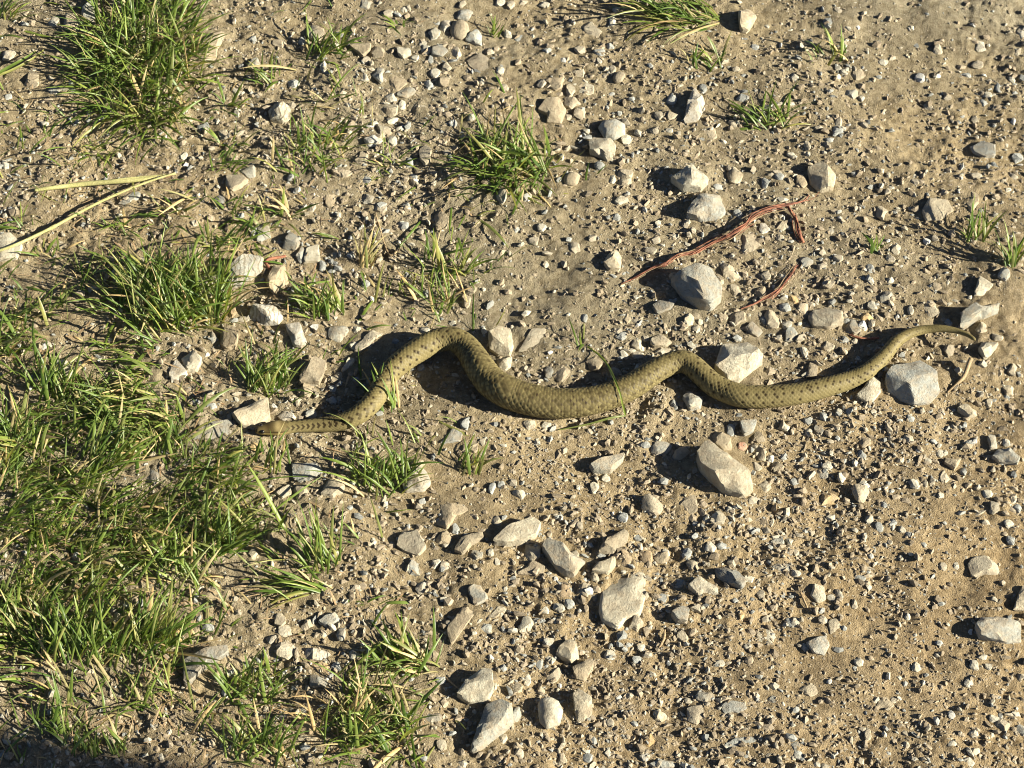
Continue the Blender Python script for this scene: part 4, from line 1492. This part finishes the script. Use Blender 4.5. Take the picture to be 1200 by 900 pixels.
# one long blade that bends over the snake's back
def long_blade(pts, mat, org):
    w = []; rr = []
    for x, y, wd, h in pts:
        s = scale_at(x, y)[0]; w.append(P(x, y, h*s)); rr.append(wd/2*s)
    C = catmull(np.column_stack([w, rr]), 22)
    T_ = np.gradient(C[:, :3], axis=0); T_ /= np.linalg.norm(T_, axis=1)[:, None]
    S = np.cross(T_, (0, -0.6, 0.8)); S /= np.linalg.norm(S, axis=1)[:, None]; U = np.cross(S, T_)
    hw = np.maximum(C[:, 3:4], 1e-4)
    V = np.stack([C[:, :3]-S*hw, C[:, :3]-U*hw*0.5, C[:, :3]+S*hw], 1).reshape(-1, 3)-org
    q = []
    for i in range(len(C)-1):
        a = i*3; q += [(a, a+1, a+4, a+3), (a+1, a+2, a+5, a+4)]
    return mesh_np('blade', V, np.array(q), mats=[mat])
org = P(688, 404)
root = link('grass', None, org); tag(root, "long thin grass runner arching over the snake's thick middle", 'grass')
link('blade', long_blade([(688, 406, 1.8, 2), (702, 416, 2.4, 8), (712, 428, 2.6, 20), (721, 446, 2.4, 32), (727, 462, 2.2, 30), (730, 476, 2, 16), (733, 487, 1.6, 2)], M_BLADE[1], org), parent=root)
link('blade', long_blade([(733, 487, 2.5, 2), (731, 478, 3, 8), (730, 470, 2, 12)], M_BLADE[1], org), parent=root)
link('blade', long_blade([(733, 487, 2, 2), (715, 490, 2.5, 5), (690, 497, 2, 5), (655, 504, 1.2, 3)], M_BLADE[2], org), parent=root)
org = P(0, 90)
root = link('grass', None, org); tag(root, 'single broad green leaf at the left edge beside the biggest tuft', 'grass')
link('blade', long_blade([(-12, 92, 3, 3), (8, 80, 3.6, 8), (26, 70, 3, 10), (42, 60, 1, 8)], M_BLADE[0], org), parent=root)
link('blade', long_blade([(-12, 92, 2.4, 3), (14, 82, 3, 5), (36, 70, 2.4, 5), (52, 58, 1, 3)], M_BLADE[2], org), parent=root)

# the sward itself, and its thatch
n = 100000
px, py, gx, gy = scatter_px(n, 60)
d = sward_density(px, py)*np.clip(0.47+1.9*vnoise(gx, gy, 15, 77)+1.3*vnoise(gx, gy, 38, 78), 0.04, 1)
ok = rng.uniform(0, 1, n) < d
for s in SOLO:                                # blades do not grow through stones, nor hide them
    ok &= ~((np.abs(px-s.x) < s.w/2+3) & (py-s.y > -s.h/2) & (py-s.y < s.h/2+14))
ok &= ~((np.abs(px-325) < 45) & (np.abs(py-512) < 26))
px, py, gx, gy = px[ok], py[ok], gx[ok], gy[ok]; n = len(gx)
az = vnoise(gx, gy, 10, 91)*7+rng.normal(0, 0.8, n)+0.9
V, F, mk = sprig_arrays(gx, gy, gh(gx, gy)+gfine(gx, gy)-0.001, rng.gamma(2.5, 1, n)/2.5*0.018+0.004, az, rng.uniform(0.1, 1.1, n), pick_kind(n, 0.2))
tag(link('grass', mesh_np('grass', V, F, mats=M_BLADE, mid=mk)), kind='stuff')
n = 16000
px, py, gx, gy = scatter_px(n, 60)
fringe = np.exp(-((px-150)/190)**2)*np.interp(py, [0, 200, 260, 420, 520, 760, 830, 900], [0.1, 0.15, 0.4, 0.6, 0.9, 0.8, 0.5, 0.4])+0.55*np.exp(-((px-430)/90)**2-((py-840)/60)**2)+0.35*np.exp(-((px-330)/60)**2-((py-430)/50)**2)+0.3*np.exp(-((px-600)/60)**2-((py-200)/40)**2)+0.25*np.exp(-((px-160)/90)**2-((py-110)/80)**2)
ok = rng.uniform(0, 1, n) < fringe*np.clip(0.6+1.5*vnoise(gx, gy, 22, 66), 0.05, 1)
gx, gy = gx[ok], gy[ok]; n = len(gx)
V, F, mk = sprig_arrays(gx, gy, gh(gx, gy)+gfine(gx, gy)+0.0008, rng.uniform(0.005, 0.02, n), rng.uniform(0, 6.28, n), rng.uniform(0.9, 1.45, n), np.zeros(n, int))
tag(link('dead_grass_litter', mesh_np('dead_grass_litter', V, F, mats=[M_LITTER])), kind='stuff')

# ------------------------------------------------------------------ a timber post added out of view to cast the bottom left shade
def post():
    a = P(150, 880)
    dirn = np.array((math.cos(SUN_OFF), -math.sin(SUN_OFF), 0)); nrm = np.array((math.sin(SUN_OFF), math.cos(SUN_OFF), 0))
    base = a+dirn*2.3-nrm*0.085; base[2] = -0.08
    bm_pts = []
    r = np.random.default_rng(5)
    path = [base+np.array((0, 0, h)) for h in (0, 0.5, 1.0, 1.4, 1.6)]
    V, Q, T_ = tube([p+np.array((0.0005*i, 0.0007*i, 0)) for i, p in enumerate(path)], [0.085, 0.084, 0.083, 0.082, 0.075], 3, 0.03, 20, 40)
    tag(link('added_shade_post', mesh_np('added_shade_post', V-base, Q, T_, mats=[M_POST]), base), 'thick timber post added out of view to shade the bottom left corner', 'post')
post()
